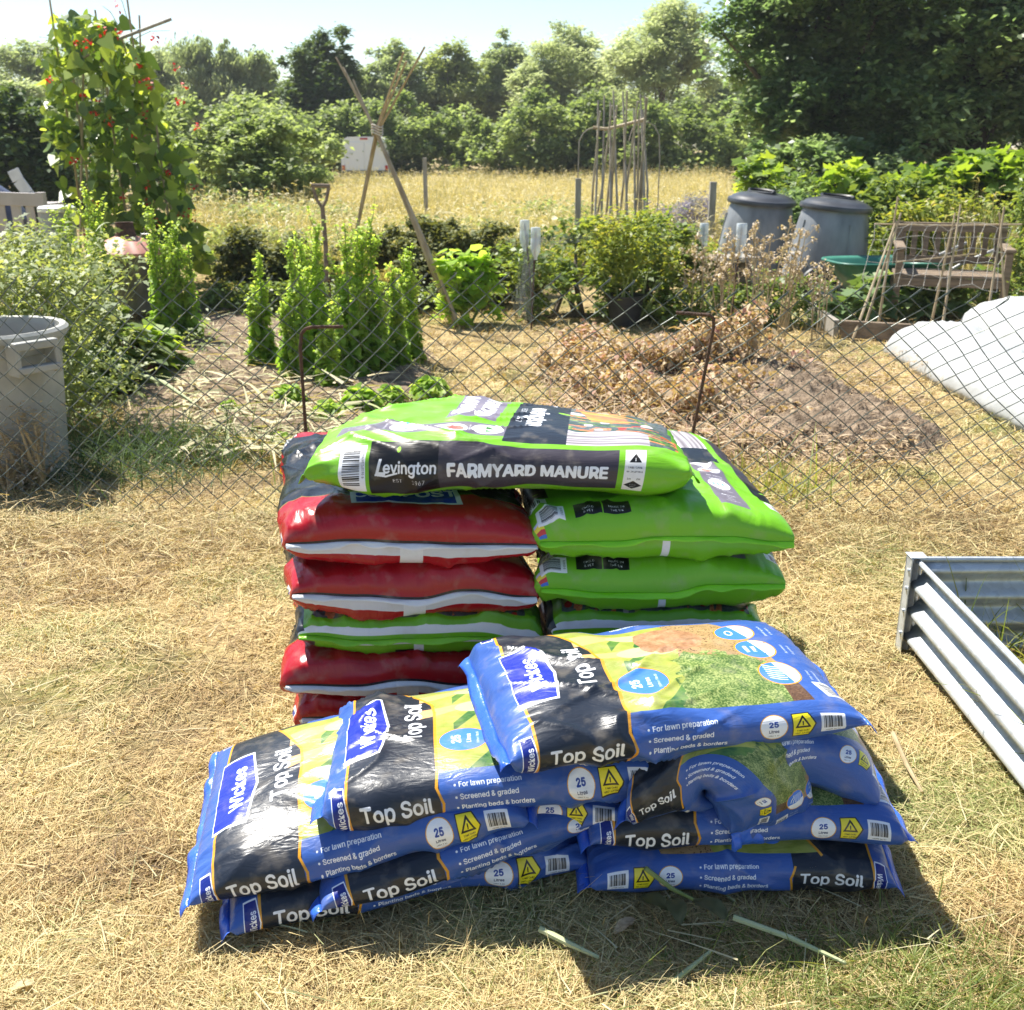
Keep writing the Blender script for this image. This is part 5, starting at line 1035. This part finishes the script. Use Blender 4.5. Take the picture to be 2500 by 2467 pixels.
V, F = sheet([[wp(1500, 552, 9.3), wp(1560, 545, 9.4), wp(1640, 548, 9.5), wp(1722, 560, 9.4)], [wp(1500, 600, 9.2), wp(1560, 600, 9.2), wp(1640, 605, 9.2), wp(1722, 640, 9.2)]]); mesh_np("back_drape", V - L0, F, M_NET, nett, smooth=True)
# ------------------------------------------------------------------ vegetable plots: plants
M_LETT = mat_leaf("bright_lettuce_leaves", [(.17, .30, .035), (.30, .46, .06), (.46, .58, .13)], .56, .5, .3, tcol=(1.75, 1.6, 1.0))
M_BEAN = mat_leaf("bean_leaves", [(.05, .10, .022), (.09, .16, .035), (.17, .26, .055), (.30, .40, .09)], .45, .42, .4, tscale=1.8)
M_IVYW = M_LF_IVY
M_HERB = mat_leaf("olive_herb_leaves", [(.075, .09, .03), (.13, .15, .05), (.24, .26, .11)], .3, .6, .2)
M_TOM = mat_leaf("tomato_leaves", [(.13, .19, .07), (.22, .28, .12), (.36, .41, .20)], .42, .5, .35)
M_MID = mat_leaf("mid_green_leaves", [(.07, .12, .03), (.14, .21, .05), (.25, .32, .09)], .42, .45, .35)
M_YEL = mat_leaf("yellow_green_leaves", [(.11, .17, .03), (.18, .25, .05), (.27, .32, .07), (.40, .36, .09)], .42, .5, .3)
M_SQ = mat_leaf("squash_leaves", [(.09, .16, .06), (.15, .23, .09), (.24, .32, .14)], .35, .5, .35)
M_VINE = mat_leaf("vine_leaves", [(.09, .17, .025), (.16, .26, .04), (.26, .36, .06)], .5, .45, .35, tscale=1.7)
M_DEAD = mat_leaf("withered_leaves", [(.24, .16, .09), (.42, .30, .18), (.56, .43, .28), (.64, .54, .37), (.48, .24, .20), (.32, .32, .14)], .3, .7, .2, tscale=.9)
M_RFLO = mat_leaf("scarlet_flowers", [(.55, .03, .02), (.75, .06, .03)], .3, .5, .3, tcol=(1, .5, .4))
M_LAV = mat_leaf("lavender_spikes", [(.22, .21, .26), (.30, .28, .38), (.30, .34, .22)], .3, .7, .2, tcol=(1, .9, 1))
M_SEED = mat_leaf("seed_heads", [(.34, .26, .17), (.50, .42, .32), (.62, .56, .48)], .2, .8, .2)

def bolted(px, base, top, wpx, seed, label, n=900, lean=0.0, bushy=1.0, mat=None, lsz=1.0):
    p = gp(px, base); d = p.y; H = wp(px, top, d).z * 1.03; R = wpx * .84 * d / FPX / 2; r = np.random.default_rng(seed); t = thing("bolted_lettuce", tuple(p), label, "lettuce plant", "bolted lettuce plants")
    ns = 6; m = MB(); P = []; D = []; S = []; TN = []; n = int(n * 1.5)
    for k in range(ns):
        a = r.uniform(0, 6.28); rr = R * r.uniform(.35, .85) * (0 if k == 0 else 1); hh = H * (.95 if k == 0 else r.uniform(.30, .88)); f = np.array([rr*.6*math.cos(a), rr*.6*math.sin(a), -.02]); tip = np.array([rr*math.cos(a) + lean*hh, rr*math.sin(a), hh]); mid = (f + tip)/2 * np.array([1.2, 1.2, 1])
        m.tube([f, mid, tip], [.012, .009, .003], 5); nn = n // ns; q = r.random(nn) ** .9; c = f + (tip - f) * q[:, None]; an = r.uniform(0, 6.28, nn); rad = R * .40 * bushy * (1.2 - 1.08 * q ** .9) * r.random(nn) ** .6
        P.append(c + np.stack([np.cos(an)*rad, np.sin(an)*rad, r.normal(0, .02, nn)], -1)); D.append(np.stack([np.cos(an), np.sin(an), r.uniform(-.6, .9, nn)], -1)); S.append(lsz * np.maximum(.017, .072 * (1 - .82 * q ** .7)) * r.uniform(.5, 1.4, nn)); TN.append(np.clip(.2 + .5*q + .28*r.normal(size=nn), 0, 1))
        for b in range(7):                                    # flowering side shoots near the top
            q0 = r.uniform(.62, .97); s0 = f + (tip - f) * q0; an0 = r.uniform(0, 6.28); e = s0 + np.array([math.cos(an0)*.07, math.sin(an0)*.05, r.uniform(.08, .19)]) * H; m.tube([s0, (s0 + e)/2 + np.array([math.cos(an0)*.012, 0, -.01]), e], [.004, .003, .0015], 4)
            k2 = 16; qq = r.random(k2); P.append(s0 + (e - s0) * qq[:, None] + r.normal(0, .008, (k2, 3))); D.append(rdir(k2, r, -.1, 1)); S.append(np.full(k2, .021)); TN.append(np.full(k2, .8))
    m.build("stems", M_STEM, t, smooth=True); P = np.concatenate(P); P[:, 2] = np.maximum(P[:, 2], .01)
    leaf_obj("leaves", P, np.concatenate(D), np.concatenate(S), mat or M_LETT, t, .95, "round", .45, np.concatenate(TN), r); return t
for a in ((205, 815, 500, 120, 1, "bolted lettuce nearest the left of the incinerator, leaning a little", 900), (250, 800, 462, 90, 2, "tallest bolted lettuce with bare flowering shoots, in front of the incinerator", 800), (402, 835, 505, 100, 3, "bolted lettuce column just right of the incinerator lid", 1100), (455, 830, 545, 90, 4, "shorter bolted lettuce at the right shoulder of the column beside the incinerator", 900),
          (652, 895, 612, 80, 5, "slim bolted lettuce standing apart at the left of the central row", 900), (728, 925, 585, 120, 6, "branching bolted lettuce second from the left in the central row", 900), (790, 900, 545, 130, 7, "bushy bolted lettuce behind the bent rod top, centre left of the row", 1200), (860, 915, 540, 140, 8, "broadest and leafiest bolted lettuce in the central row", 1300), (918, 905, 528, 120, 9, "tall pale bolted lettuce at the right of the broadest one", 1200),
          (968, 895, 660, 60, 10, "short dark bolted lettuce between the broad ones and the pointed one", 700), (1002, 880, 598, 78, 11, "pointed narrow bolted lettuce at the right end of the central row", 900), (808, 945, 790, 70, 12, "small young bolted lettuce in front of the central row", 600)): bolted(*a)
def rosette(name, px, py, rpx, seed, label, cat, mat, n=160, shape="round", asp=.8, size=None, hgt=.6, group=None, stem=None, cup=.35, zmul=1.0):
    p = gp(px, py); R = rpx * p.y / FPX; r = np.random.default_rng(seed); t = thing(name, tuple(p), label, cat, group); q = r.random(n) ** .6; an = r.uniform(0, 6.28, n)
    P = np.stack([np.cos(an)*R*q*.8, np.sin(an)*R*q*.8, R*hgt*(1.05 - q**2)*r.uniform(.5, 1.1, n)*zmul + .01], -1); D = np.stack([np.cos(an), np.sin(an), r.uniform(.0, 1.1, n)*(1.1 - q)], -1)
    leaf_obj("leaves", P, D, (size or R*.45) * r.uniform(.6, 1.25, n), mat, t, asp, shape, cup, None, r)
    m = MB(); [m.tube([(0, 0, -.01), tuple(P[k]*np.array([.5, .5, .6])), tuple(P[k])], [.006, .005, .004], 4) for k in range(0, n, max(1, n // 40))]; m.build("stalks", stem or M_STEM, t, smooth=True); return t
GL = "low lettuces in the soil bed"
for a in ((705, 985, 42, 21, "frilly low lettuce just left of the bent steel rod"), (800, 1025, 42, 22, "frilly low lettuce nearest the stack, right of the bent rod"), (880, 1000, 52, 23, "wide loose low lettuce in the row just behind the stack"), (955, 985, 40, 24, "loose pale lettuce between the wide one and the compact one"), (1050, 968, 46, 25, "compact round low lettuce at the right end of the bed"), (560, 1005, 24, 26, "tiny pale lettuce among the dead onion leaves"), (690, 1085, 26, 27, "small pale lettuce by the fence, nearest the stack's left side")): rosette("low_lettuce", a[0], a[1], a[2], a[3], a[4], "lettuce", M_LETT, 260, "round", 1.0, None, .75, GL)
M_REDST = mat_plain("red_beet_stalk", (.30, .04, .06), (.40, .10, .10), .5)
for a in ((235, 960, 90, 31, "leafy beet plant right beside the grey dustbin"), (310, 930, 100, 32, "large beet plant in the middle of the beet clump"), (370, 900, 85, 33, "beet plant at the right edge of the beet clump"), (250, 860, 100, 34, "beet plant at the back of the clump under the bolted lettuces")): rosette("beet_plant", a[0], a[1], a[2], a[3], a[4], "beet plant", M_VINE if a[3] % 2 else M_MID, 150, "round", .8, .13, 1.0, "beet plants by the dustbin", M_REDST, .3)
# tomato tangle
def bush(name, label, cat, c, rx, ry, h, n, mat, leaf, seed, shape="diamond", asp=.55, group=None, stems=9, z0=.0, droop=.2, stem_m=None, up=1.0, nl=60, topbias=.8):
    r = np.random.default_rng(seed); t = thing(name, (c[0], c[1], 0), label, cat, group); nc = nl; C = np.stack([r.normal(0, .56, nc)*rx, r.normal(0, .5, nc)*ry, h * (z0 + (1 - z0) * r.random(nc) ** topbias)], -1); C[:, :2] *= (1.15 - .5*(C[:, 2:]/h))
    k = r.integers(0, nc, n); P = C[k] + r.normal(0, 1, (n, 3)) * np.array([rx*.16, ry*.16, h*.085]); P[:, 2] = np.maximum(P[:, 2], .02); ct = r.random(nc)
    leaf_obj("leaves", P, rdir(n, r, -.5, .7) - np.array([0, 0, droop]), leaf * r.uniform(.5, 1.4, n), mat, t, asp, shape, .15, np.clip(.55*ct[k] + .45*r.random(n), 0, 1), r)
    m = MB(); m.tube([(-rx*.3, 0, -.02), (rx*.3, 0, -.02)], .012, 5)
    for j in range(stems): e = C[r.integers(nc)]; f = np.array([r.uniform(-.3, .3)*rx, 0, -.02]); m.tube([f, (f + e)/2 + r.normal(0, .02, 3), e], [.010, .008, .003], 5)
    m.build("stems", stem_m or M_STEM, t, smooth=True); return t
bush("tomato_plant", "sprawling tomato plants growing out of and around the grey dustbin", "tomato plant", (wp(35, 700, 5.2).x, 5.2), .42, .45, .86, 5200, M_TOM, .042, 61, "lobed", .5, nl=70)
bush("tomato_plant", "tangle of thin tomato stems between the dustbin and the incinerator", "tomato plant", (wp(120, 700, 6.3).x, 6.3), .45, .5, .86, 5200, M_TOM, .042, 62, "lobed", .5, nl=70)
M_TSTEM = M_TOM
for k, (px, d) in enumerate(((20, 5.2), (110, 6.2), (175, 6.6))): tall_grass("trailing_shoots", "thin arching tomato shoots above the dustbin and beyond it", None, 70, d - .2, d + .2, 1.0, 600 + k, M_TOM, px - 70, px + 60, .010, .8)
# runner beans
bw = thing("runner_bean_wigwam", (wp(285, 600, 10.2).x, 10.2, 0), "tall wigwam of runner beans with red flowers, towering at the left", "bean plants"); L0 = np.array(bw.location); r = np.random.default_rng(77)
prof = [(40, 150, 235), (90, 120, 330), (160, 120, 350), (230, 110, 400), (320, 100, 430), (400, 120, 455), (480, 170, 480), (560, 200, 500), (640, 220, 500)]
pr = np.array(prof, float); n = 1500; yy = np.where(r.random(n) < .10, r.uniform(40, 130, n), r.uniform(110, 650, n)); xl = np.interp(yy, pr[:, 0], pr[:, 1]); xr = np.interp(yy, pr[:, 0], pr[:, 2]); half = (xr - xl) / 2
strand = (r.integers(0, 7, n) + .5) / 7; xx = np.where(r.random(n) < .62, xl + (xr - xl) * strand + 11*r.normal(size=n) + 16*np.sin(yy/45. + strand*20), xl + (xr - xl) * r.beta(1.3, 1.3, n)); rel = (xx - (xl + xr)/2) / half
kp = fbm(xx/38., yy/38., seed=5, oct=2) > -.28 - .5*(np.abs(rel) < .5)*(yy > 250); xx, yy, rel = xx[kp], yy[kp], rel[kp]; n = len(xx)
dd = 10.2 + .62 * np.sqrt(np.clip(1 - rel**2, .05, 1)) * r.uniform(-1, 1, n)
P = np.array([wp(a, b, c)[:] for a, b, c in zip(xx, yy, dd)]) - L0; P[:, 2] = np.maximum(P[:, 2], .05); D = rdir(n, r, -1.0, .35); D /= np.linalg.norm(D, axis=1)[:, None]
leaf_obj("foliage", P, D, .125 * r.uniform(.4, 1.35, n), M_BEAN, bw, .95, "heart", .22, np.clip(.38 + .30*r.normal(size=n) + .3*(np.abs(rel) > .6) + .2*(yy < 250), 0, 1), r, up=(0, -.7, .5))  # paler tint at the outline and top paints in sunlight through the leaves
fl = []
for k in range(30):
    y = r.uniform(60, 600); xa, xb = np.interp(y, pr[:, 0], pr[:, 1]), np.interp(y, pr[:, 0], pr[:, 2]); x = xa + (xb - xa) * r.beta(.8, .7); fl.append(np.array(wp(x, y, 9.62 + .3*abs((x - (xa+xb)/2)/((xb - xa)/2)))[:]))
fl += [np.array(wp(x, y, 10.0)[:]) for x, y in ((428, 165), (455, 210), (375, 95), (440, 250), (285, 20), (480, 312))]
for q in fl: leaf_obj("flower", q + r.normal(0, .02, (7, 3)) - L0, rdir(7, r), .030, M_RFLO, bw, .9, "round", .3, None, r)
for a, b in (((120, -8), (215, 640)), ((160, 60), (240, 640)), ((232, 25), (330, 640)), ((310, -5), (400, 640)), ((340, 38), (345, 640)), ((205, 95), (180, 640)), ((366, 190), (430, 640)), ((297, 92), (470, 640))):
    A, B = np.array(wp(*a, 10.2)[:]) - L0, np.array(wp(*b, 10.2 + r.uniform(-.4, .5))[:]) - L0; B[2] = -.03; m = MB(); m.tube([B, (A + B)/2 + r.normal(0, .01, 3), A], [.013, .012, .009], 6); m.build("cane", M_CANE, bw, smooth=True)
m = MB(); m.tube([np.array(wp(180, 152, 10.1)[:]) - L0, np.array(wp(300, 92, 10.1)[:]) - L0, np.array(wp(418, 47, 10.1)[:]) - L0], .015, 7); m.build("ridge_pole", M_CANEG, bw, smooth=True)
m = MB(); ends = [(95, 90), (60, 110), (130, 30), (340, 90), (415, 75), (440, 200), (450, 250), (290, -10), (250, 15), (470, 330), (80, 340), (90, 260)]
s0 = [(160, 130), (150, 150), (165, 130), (330, 130), (300, 110), (400, 260), (410, 300), (315, 60), (300, 80), (420, 400), (140, 360), (130, 300)]
m.tube([np.array(wp(250, 150, 10.1)[:]) - L0, np.array(wp(260, 400, 10.0)[:]) - L0, np.array(wp(300, 640, 10.1)[:]) - L0], .006, 4)
for a, b in zip(s0, ends): A, B = np.array(wp(*a, 10.0)[:]) - L0, np.array(wp(*b, 9.9)[:]) - L0; m.tube([A, (A*.4 + B*.6) + np.array([0, 0, .04]), B], [.004, .003, .002], 4)
m.build("tendrils", M_STEM, bw)
# rows and bushes behind
def hpx(x0, x1, d0, d1): return (wp(x0, 500, d0).x, d0, 0), (wp(x1, 500, d1).x, d1, 0)
hedge("herb_row", "row of dark bushy flowering plants behind the cane tripod foot", *hpx(985, 1270, 9.9, 10.2), .74, .6, M_HERB, 24000, .045, 71, cat="plant row", top_wob=.14)
hedge("herb_row", "row of dull olive plants behind the bolted lettuces and digging fork", *hpx(520, 800, 9.9, 10.1), .58, .6, M_HERB, 14000, .045, 72, cat="plant row", top_wob=.3)
hedge("grape_vine", "bright green grape vine trained along wires behind the compost bins", *hpx(1830, 2230, 13.6, 13.0), 1.28, .45, M_VINE, 3600, .15, 73, cat="vine", shape="lobed", aspect=.95, top_wob=.35, tint_top=.2)
hedge("grape_vine", "bright vine leaves at the far right behind the wooden bench", *hpx(2270, 2560, 12.0, 11.5), 1.2, .45, M_VINE, 2600, .14, 74, cat="vine", shape="lobed", aspect=.95, top_wob=.35)
hedge("fruit_bush_row", "row of leafy fruit bushes inside the dark netting", *hpx(1330, 1730, 9.0, 9.3), .72, .5, M_MID, 9000, .055, 75, cat="bushes", top_wob=.25, tint_top=.15)
bush("currant_bush", "yellow green bush growing from the black pot", "bush", (wp(1525, 700, 8.55).x, 8.6), .42, .3, .86, 1900, M_YEL, .05, 76, z0=.45, nl=40)
bush("shrub", "mid green shrub between the right compost bin and the bench", "shrub", (wp(2185, 600, 11.2).x, 11.2), .42, .4, 1.0, 2600, M_MID, .09, 77)
bush("shrub", "feathery green shrub at the right edge beside the bench", "shrub", (wp(2510, 600, 8.7).x, 8.7), .22, .3, 1.05, 2600, M_MID, .06, 78, asp=.3)
bush("shrub", "tall evergreen spiky shrub right behind the left compost bin", "shrub", (wp(1935, 500, 12.4).x, 12.4), .35, .3, 1.12, 2000, M_MID, .08, 79, asp=.25)
bush("shrub", "dark shrub in the gap between the two compost bins", "shrub", (wp(1925, 600, 12.0).x, 12.0), .3, .3, .85, 1800, M_LF_BIG, .08, 80)
bush("nettle_patch", "green weeds growing behind the bench under the vine", "weeds", (wp(2330, 560, 10.6).x, 10.6), .9, .3, .85, 3600, M_YEL, .07, 81)
tall_grass("dry_grass_clump", "tall dry grass stalks behind the bench", None, 260, 10.0, 10.5, 1.15, 82, x0=2330, x1=2440, w=.008)
hedge("lavender_row", "pale purple lavender bushes between the cane frame and the grey post", *hpx(1600, 1740, 13.6, 13.2), .72, .5, M_LAV, 6500, .05, 83, cat="lavender", aspect=.25, top_wob=.25)
bush("low_weeds", "low green weeds in front of the lavender and cane arch", "weeds", (wp(1560, 540, 11.6).x, 11.6), 1.5, .5, .42, 5200, M_YEL, .06, 84, nl=90)
bush("low_weeds", "low green weeds at the foot of the dry grass field", "weeds", (wp(1150, 520, 12).x, 12.0), 2.2, .4, .42, 5200, M_YEL, .06, 85, nl=90)
bush("low_weeds", "olive weeds between the bean wigwam and the bramble bush", "weeds", (wp(610, 560, 11.6).x, 11.6), 1.0, .6, .5, 4200, M_LF_OLIVE, .06, 86, nl=90)
bush("climbing_bean", "young yellow green bean climbing the foot of the cane tripod", "bean plant", (wp(1135, 740, 8.7).x, 8.7), .26, .2, .52, 420, M_LETT, .09, 87, "heart", .95, nl=30)
for a in ((2050, 790, 62, 91, "squash plant in the left corner of the timber bed"), (2120, 775, 66, 92, "squash plant at the foot of the netting frame"), (2235, 775, 45, 93, "squash plant climbing the netting in front of the wheelbarrow"), (2290, 770, 66, 94, "squash plant right behind the nearer fleece tunnel"), (2400, 760, 75, 95, "grey leaved squash plant at the right end of the bed"), (1600, 640, 70, 96, "broad leaved courgette plant under the netting by the fruit bushes")): rosette("squash_plant", a[0], a[1], a[2], a[3], a[4], "squash plant", M_SQ, 60, "lobed", 1.0, .15, .95, "squash plants", None, .3, 1.3)
tall_grass("wispy_grass", "wispy pale grass and weeds behind the digging fork and cane tripod", None, 5200, 10.4, 13, .72, 88, x0=560, x1=1330, w=.007)
tall_grass("wispy_grass", "wispy green grass among the weeds before the bramble bush", None, 2600, 10.3, 14, .60, 89, M_GREENGRASS, 520, 1000, .008)
for k, (px, d, rx, h, lb) in enumerate(((650, 14.0, .8, .62, "green weed clump in the dry grass right below the bramble bush"), (800, 15.5, .7, .55, "green weed clump in the dry grass below the van"), (1180, 13.2, .9, .5, "green weed clump between the single post and the cane frame"), (1330, 15, .8, .6, "green weed clump in the dry grass left of the cane frame"))): bush("weed_clump", lb, "weeds", (wp(px, 450, d).x, d), rx, .5, h, 1700, M_IVYW, .07, 500 + k, nl=50)
bush("low_weeds", "weeds along the back edge of the soil bed behind the lettuces", "weeds", (wp(760, 690, 9.2).x, 9.2), 1.4, .25, .26, 3600, M_MID, .05, 90, nl=90)
# dead flower stalks with seed heads
def stalks(px, py, top, wpx, n, seed, label):
    p = gp(px, py); H = wp(px, top, p.y).z; r = np.random.default_rng(seed); t = thing("dead_flower_stalks", tuple(p), label, "dead plant", "dead flower stalks with seed heads"); m = MB(); hp = []; w = wpx * p.y / FPX
    m.tube([(-w*.2, 0, 0), (w*.2, 0, 0)], .01, 5)
    for k in range(n):
        f = np.array([r.uniform(-.2, .2)*w, r.uniform(-.1, .1), 0]); h = H * r.uniform(.6, 1); e = f + np.array([r.normal()*.25*w, r.normal()*.1, h]); m.tube([f, (f + e)/2 + r.normal(0, .015, 3), e], [.006, .005, .003], 5); hp.append(e)
        for b in range(5): q = r.uniform(.5, .95); s = f + (e - f)*q; g = s + np.array([r.normal()*.06, r.normal()*.05, r.uniform(.03, .12)]); m.tube([s, g], [.003, .002], 4); hp.append(g)
    m.build("stalks", M_DRYSTEM, t, smooth=True); 
    for q in hp: leaf_obj("seed_head", q + r.normal(0, .011, (9, 3)), rdir(9, r), .020, M_SEED, t, .8, "round", .4, None, r)
for a in ((1700, 800, 600, 90, 7, 1, "dead stalks with seed heads at the right end of the netted bed"), (1765, 830, 560, 90, 8, 2, "dead stalks in front of the wooden stand"), (1845, 850, 525, 100, 9, 3, "tallest dead stalks, crossing in front of the left compost bin"), (1900, 830, 560, 90, 8, 4, "dead stalks in the gap between the two compost bins"), (1990, 830, 630, 70, 5, 5, "short leaning dead stalks left of the wheelbarrow")): stalks(*a)
for a in ((1760, 800, 60, .18, 101, "green weeds at the foot of the dead stalks by the stand"), (1900, 790, 70, .25, 102, "green weeds at the foot of the right compost bin")): bush("low_weeds", a[5], "weeds", (gp(a[0], a[1]).x, gp(a[0], a[1]).y), .35, .25, a[3] + .15, 1500, M_MID, .05, a[4])
# withered peony patch in front of the soil mound
rp = np.random.default_rng(200)
WL = ["withered plant at the back left of the brown patch beyond the fence", "withered plant at the left edge of the brown patch beyond the fence", "withered plant nearest the stack in the brown patch", "withered brown plant in the middle left of the patch", "withered plant with pinkish leaves left of the leaning rod", "withered plant with red leaves right behind the leaning rod", "tall withered plant with red and green leaves right of the leaning rod", "withered plant in front of the soil mound's left end", "withered low plant on the crest of the soil mound", "withered low plant at the right of the soil mound", "withered plant low in the centre of the brown patch", "withered curled plant between the left edge and the centre of the patch", "withered plant between the leaning rod and the soil crest"]
for k, (px, py, w, top) in enumerate(((1440, 880, 90, 800), (1390, 930, 80, 850), (1500, 1010, 90, 900), (1540, 930, 100, 825), (1620, 950, 90, 830), (1720, 950, 100, 790), (1800, 940, 100, 760), (1700, 1050, 90, 930), (1850, 1010, 110, 940), (1980, 1050, 120, 990), (1600, 1030, 110, 935), (1460, 960, 100, 870), (1780, 1000, 100, 880))):
    p = gp(px, py); H = max(.12, wp(px, top, p.y).z); bush("withered_plant", WL[k], "dead plant", (p.x, p.y), w*p.y/FPX*1.1, w*p.y/FPX*.8, H, 1100, M_DEAD, .045, 300 + k, "diamond", .5, "withered plants beyond the fence", 26, 0, .5, M_DRYSTEM, nl=55, topbias=1.0)
# dead onion leaves on the soil, hay raked against the fence, tufts
def strew(name, label, pts_fn, n, L, w, mat, seed, zl=(-.05, .35), tn=(.3, 1), z=.02, bend=.35, segs=4):
    r = np.random.default_rng(seed); P = pts_fn(n, r); D = rdir(n, r, *zl); V, F, k = blades(P, D, L * r.lognormal(0, .35, n), w * r.uniform(.6, 1.4, n), bend * r.random(n), segs, r); V[:, 2] = np.maximum(V[:, 2], .004); return tag(mesh_np(name, V, F, mat, tint=np.repeat(r.uniform(*tn, n), k)), label, "litter", kind="stuff")
def area(px0, px1, py0, py1, z=.03): return lambda n, r: np.array([gp(a, b, z)[:] for a, b in zip(r.uniform(px0, px1, n), r.uniform(py0, py1, n))]) + np.stack([0*r.random(n), 0*r.random(n), r.random(n) * .05], -1)
M_ONION = mat_leaf("dead_onion_leaves", [(.46, .40, .20), (.60, .52, .30), (.66, .60, .40), (.36, .40, .18)], .3, .6, .3, tscale=.9)
strew("dead_onion_leaves", "flopped pale onion leaves drying on the soil bed", area(430, 900, 930, 1120), 420, .20, .018, M_ONION, 401)
strew("dead_onion_leaves", "scattered dry leaves at the back of the soil bed", area(430, 720, 780, 930), 240, .14, .012, M_ONION, 402)
strew("withered_litter", "brown leaf litter covering the patch of withered plants", area(1330, 2250, 860, 1140, .06), 5000, .06, .009, M_DEAD, 403, tn=(0, .55))
strew("withered_stems", "tangle of dry pale stems on the heap of dead plants", area(1330, 1900, 840, 1090, .10), 1500, .16, .006, M_DEAD, 411, (-.1, .8), tn=(.35, .75), bend=.5)
strew("raked_hay", "ridge of dry hay raked up against the foot of the fence", lambda n, r: np.stack([r.uniform(-2.6, 2.6, n), 3.62 + .22*r.normal(size=n), .09*r.random(n)**1.5], -1), 12000, .085, .0032, M_HAY, 404, (-.2, .6), (.0, .8))
strew("shaded_grass_tuft", "grass tuft between the dustbin and the onion leaves, coloured dark for shade", lambda n, r: np.stack([wp(350, 1100, 4.7).x + .30*r.normal(size=n), 4.75 + .25*r.normal(size=n), 0*r.random(n)], -1), 1500, .26, .005, M_LF_DARK, 405, (.3, 1), (0, .5), bend=.7)  # dark leaf colours paint the dustbin's shade into the tuft
strew("green_weed_tuft", "bright weed tuft growing at the foot of the leaning rod", lambda n, r: np.stack([gp(1850, 1150).x + .12*r.normal(size=n), 4.2 + .1*r.normal(size=n), 0*r.random(n)], -1), 160, .20, .009, M_GREENGRASS, 406, (.5, 1), (.3, .9))
strew("green_grass_patch", "short green grass at the shady front corner", lambda n, r: np.stack([.70 + .26*r.normal(size=n), 1.42 + .10*r.normal(size=n), 0*r.random(n)], -1), 5000, .055, .003, M_GREENGRASS, 407, (.1, .8), (.0, .7))
strew("straw_stalks", "long loose straw stalks scattered over the cut grass", lambda n, r: (lambda Y: np.stack([r.uniform(-1, 1, n)*(Y*.54 + .4), Y, .02 + .015*r.random(n)], -1))(1.2*(3.6/1.2)**r.random(n)), 500, .11, .0026, M_ONION, 420, (-.05, .12), (.1, 1), bend=.15)
dw = wp(100, 1130, 3.9); bush("dry_weed", "dead dry weed standing in front of the grey dustbin", "dead plant", (gp(95, 1190).x, gp(95, 1190).y), .16, .14, .34, 1100, M_SEED, .022, 408, "diamond", .3, None, 20, .1, 0, M_DRYSTEM, nl=50)
bush("dry_weed", "smaller dry weed left of the one by the dustbin", "dead plant", (gp(30, 1200).x, gp(30, 1200).y), .14, .12, .2, 700, M_SEED, .02, 409, "diamond", .3, None, 14, .1, 0, M_DRYSTEM, nl=40)
# cut stalks and leaves dropped in front of the bags
def stalk(pts, r0, label, mat, name="cut_stalk"):
    P = [Vector(p) for p in pts]; m = MB(); m.tube(P, [r0, r0*.9, r0*.55][:len(P)] if len(P) == 3 else r0, 7); return tag(m.build(name, mat, smooth=True, loc=tuple(P[0])), label, "cut stalk", "cut stalks lying on the grass")
M_PALEST = mat_plain("pale_green_stalk", (.34, .40, .19), (.50, .52, .30), .6, 14)
stalk([gp(1318, 2268, .035), gp(1390, 2305, .03), gp(1462, 2338, .02)], .0065, "pale green cut stalk in the shade in front of the heap", M_PALEST); stalk([gp(1790, 2240, .04), gp(1930, 2290, .03), gp(2066, 2353, .02)], .006, "long cut stalk pointing right in front of the lowest right bag", M_PALEST)
stalk([gp(1640, 2400, .015), gp(1690, 2360, .025), gp(1735, 2322, .02)], .005, "short bright stalk at the sunlit edge of the shadow", M_PALEST); stalk([gp(2180, 1790, .03), gp(2215, 1870, .03), gp(2252, 1935, .015)], .006, "dry pale stalk on the sunny grass right of the heap", M_DRYSTEM)
stalk([gp(310, 905, .10), gp(400, 935, .12), gp(482, 992, .04)], .014, "long pale leek stalk lying across the soil bed", M_PALEST); stalk([gp(1575, 2120, .10), gp(1640, 2170, .06), gp(1700, 2200, .03)], .005, "green stalk leaning on the bag's barcode end", M_STEM)
def big_leaf(px, py, z, d, L, label, mat, seed):
    r = np.random.default_rng(seed); p = gp(px, py, z); n = 9; u = np.linspace(0, 1, n); dv = Vector(d).normalized(); sv = dv.cross(Vector((0, 0, 1))).normalized(); V = []
    for k in u:
        w = L * .24 * math.sin(math.pi * min(1, k*.95 + .03)) ** .8
        for s in (-1, -.5, 0, .5, 1): V.append(tuple(dv * L * k + sv * w * s + Vector((0, 0, .22*L*math.sin(k*2.6) - .10*L*k + (.20*abs(s) - .06)*w + .02*r.normal()*L))))
    V = np.array(V) + np.array(p); V[:, 2] = np.maximum(V[:, 2], .006); i = np.arange(n*5).reshape(n, 5); return tag(mesh_np("fallen_leaf", V, np.stack([i[:-1, :-1], i[:-1, 1:], i[1:, 1:], i[1:, :-1]], -1).reshape(-1, 4), mat, tint=r.uniform(.1, .5, n*5), smooth=True, loc=tuple(p)), label, "leaf", "leaves dropped on the grass")
M_WILT = mat_leaf("wilted_green_leaf", [(.09, .10, .045), (.15, .15, .07), (.22, .19, .11)], .3, .5, .3)
big_leaf(1560, 2190, .03, (.5, -.6, .15), .075, "wilted green leaf hanging from the grass by the bag's blue end", M_WILT, 1); big_leaf(1640, 2195, .05, (.05, -1, .1), .08, "broad wilted leaf in the middle of the shaded clump", M_WILT, 2); big_leaf(1690, 2200, .05, (.6, -.7, .1), .085, "curved wilted leaf on the right of the shaded clump", M_WILT, 3)
big_leaf(1500, 2280, .02, (.8, .5, .2), .05, "small brown curled leaf beside the wilted clump", M_DEAD, 4); big_leaf(20, 2420, .01, (1, .3, .1), .045, "pale flat leaf at the bottom left corner", M_ONION, 5)
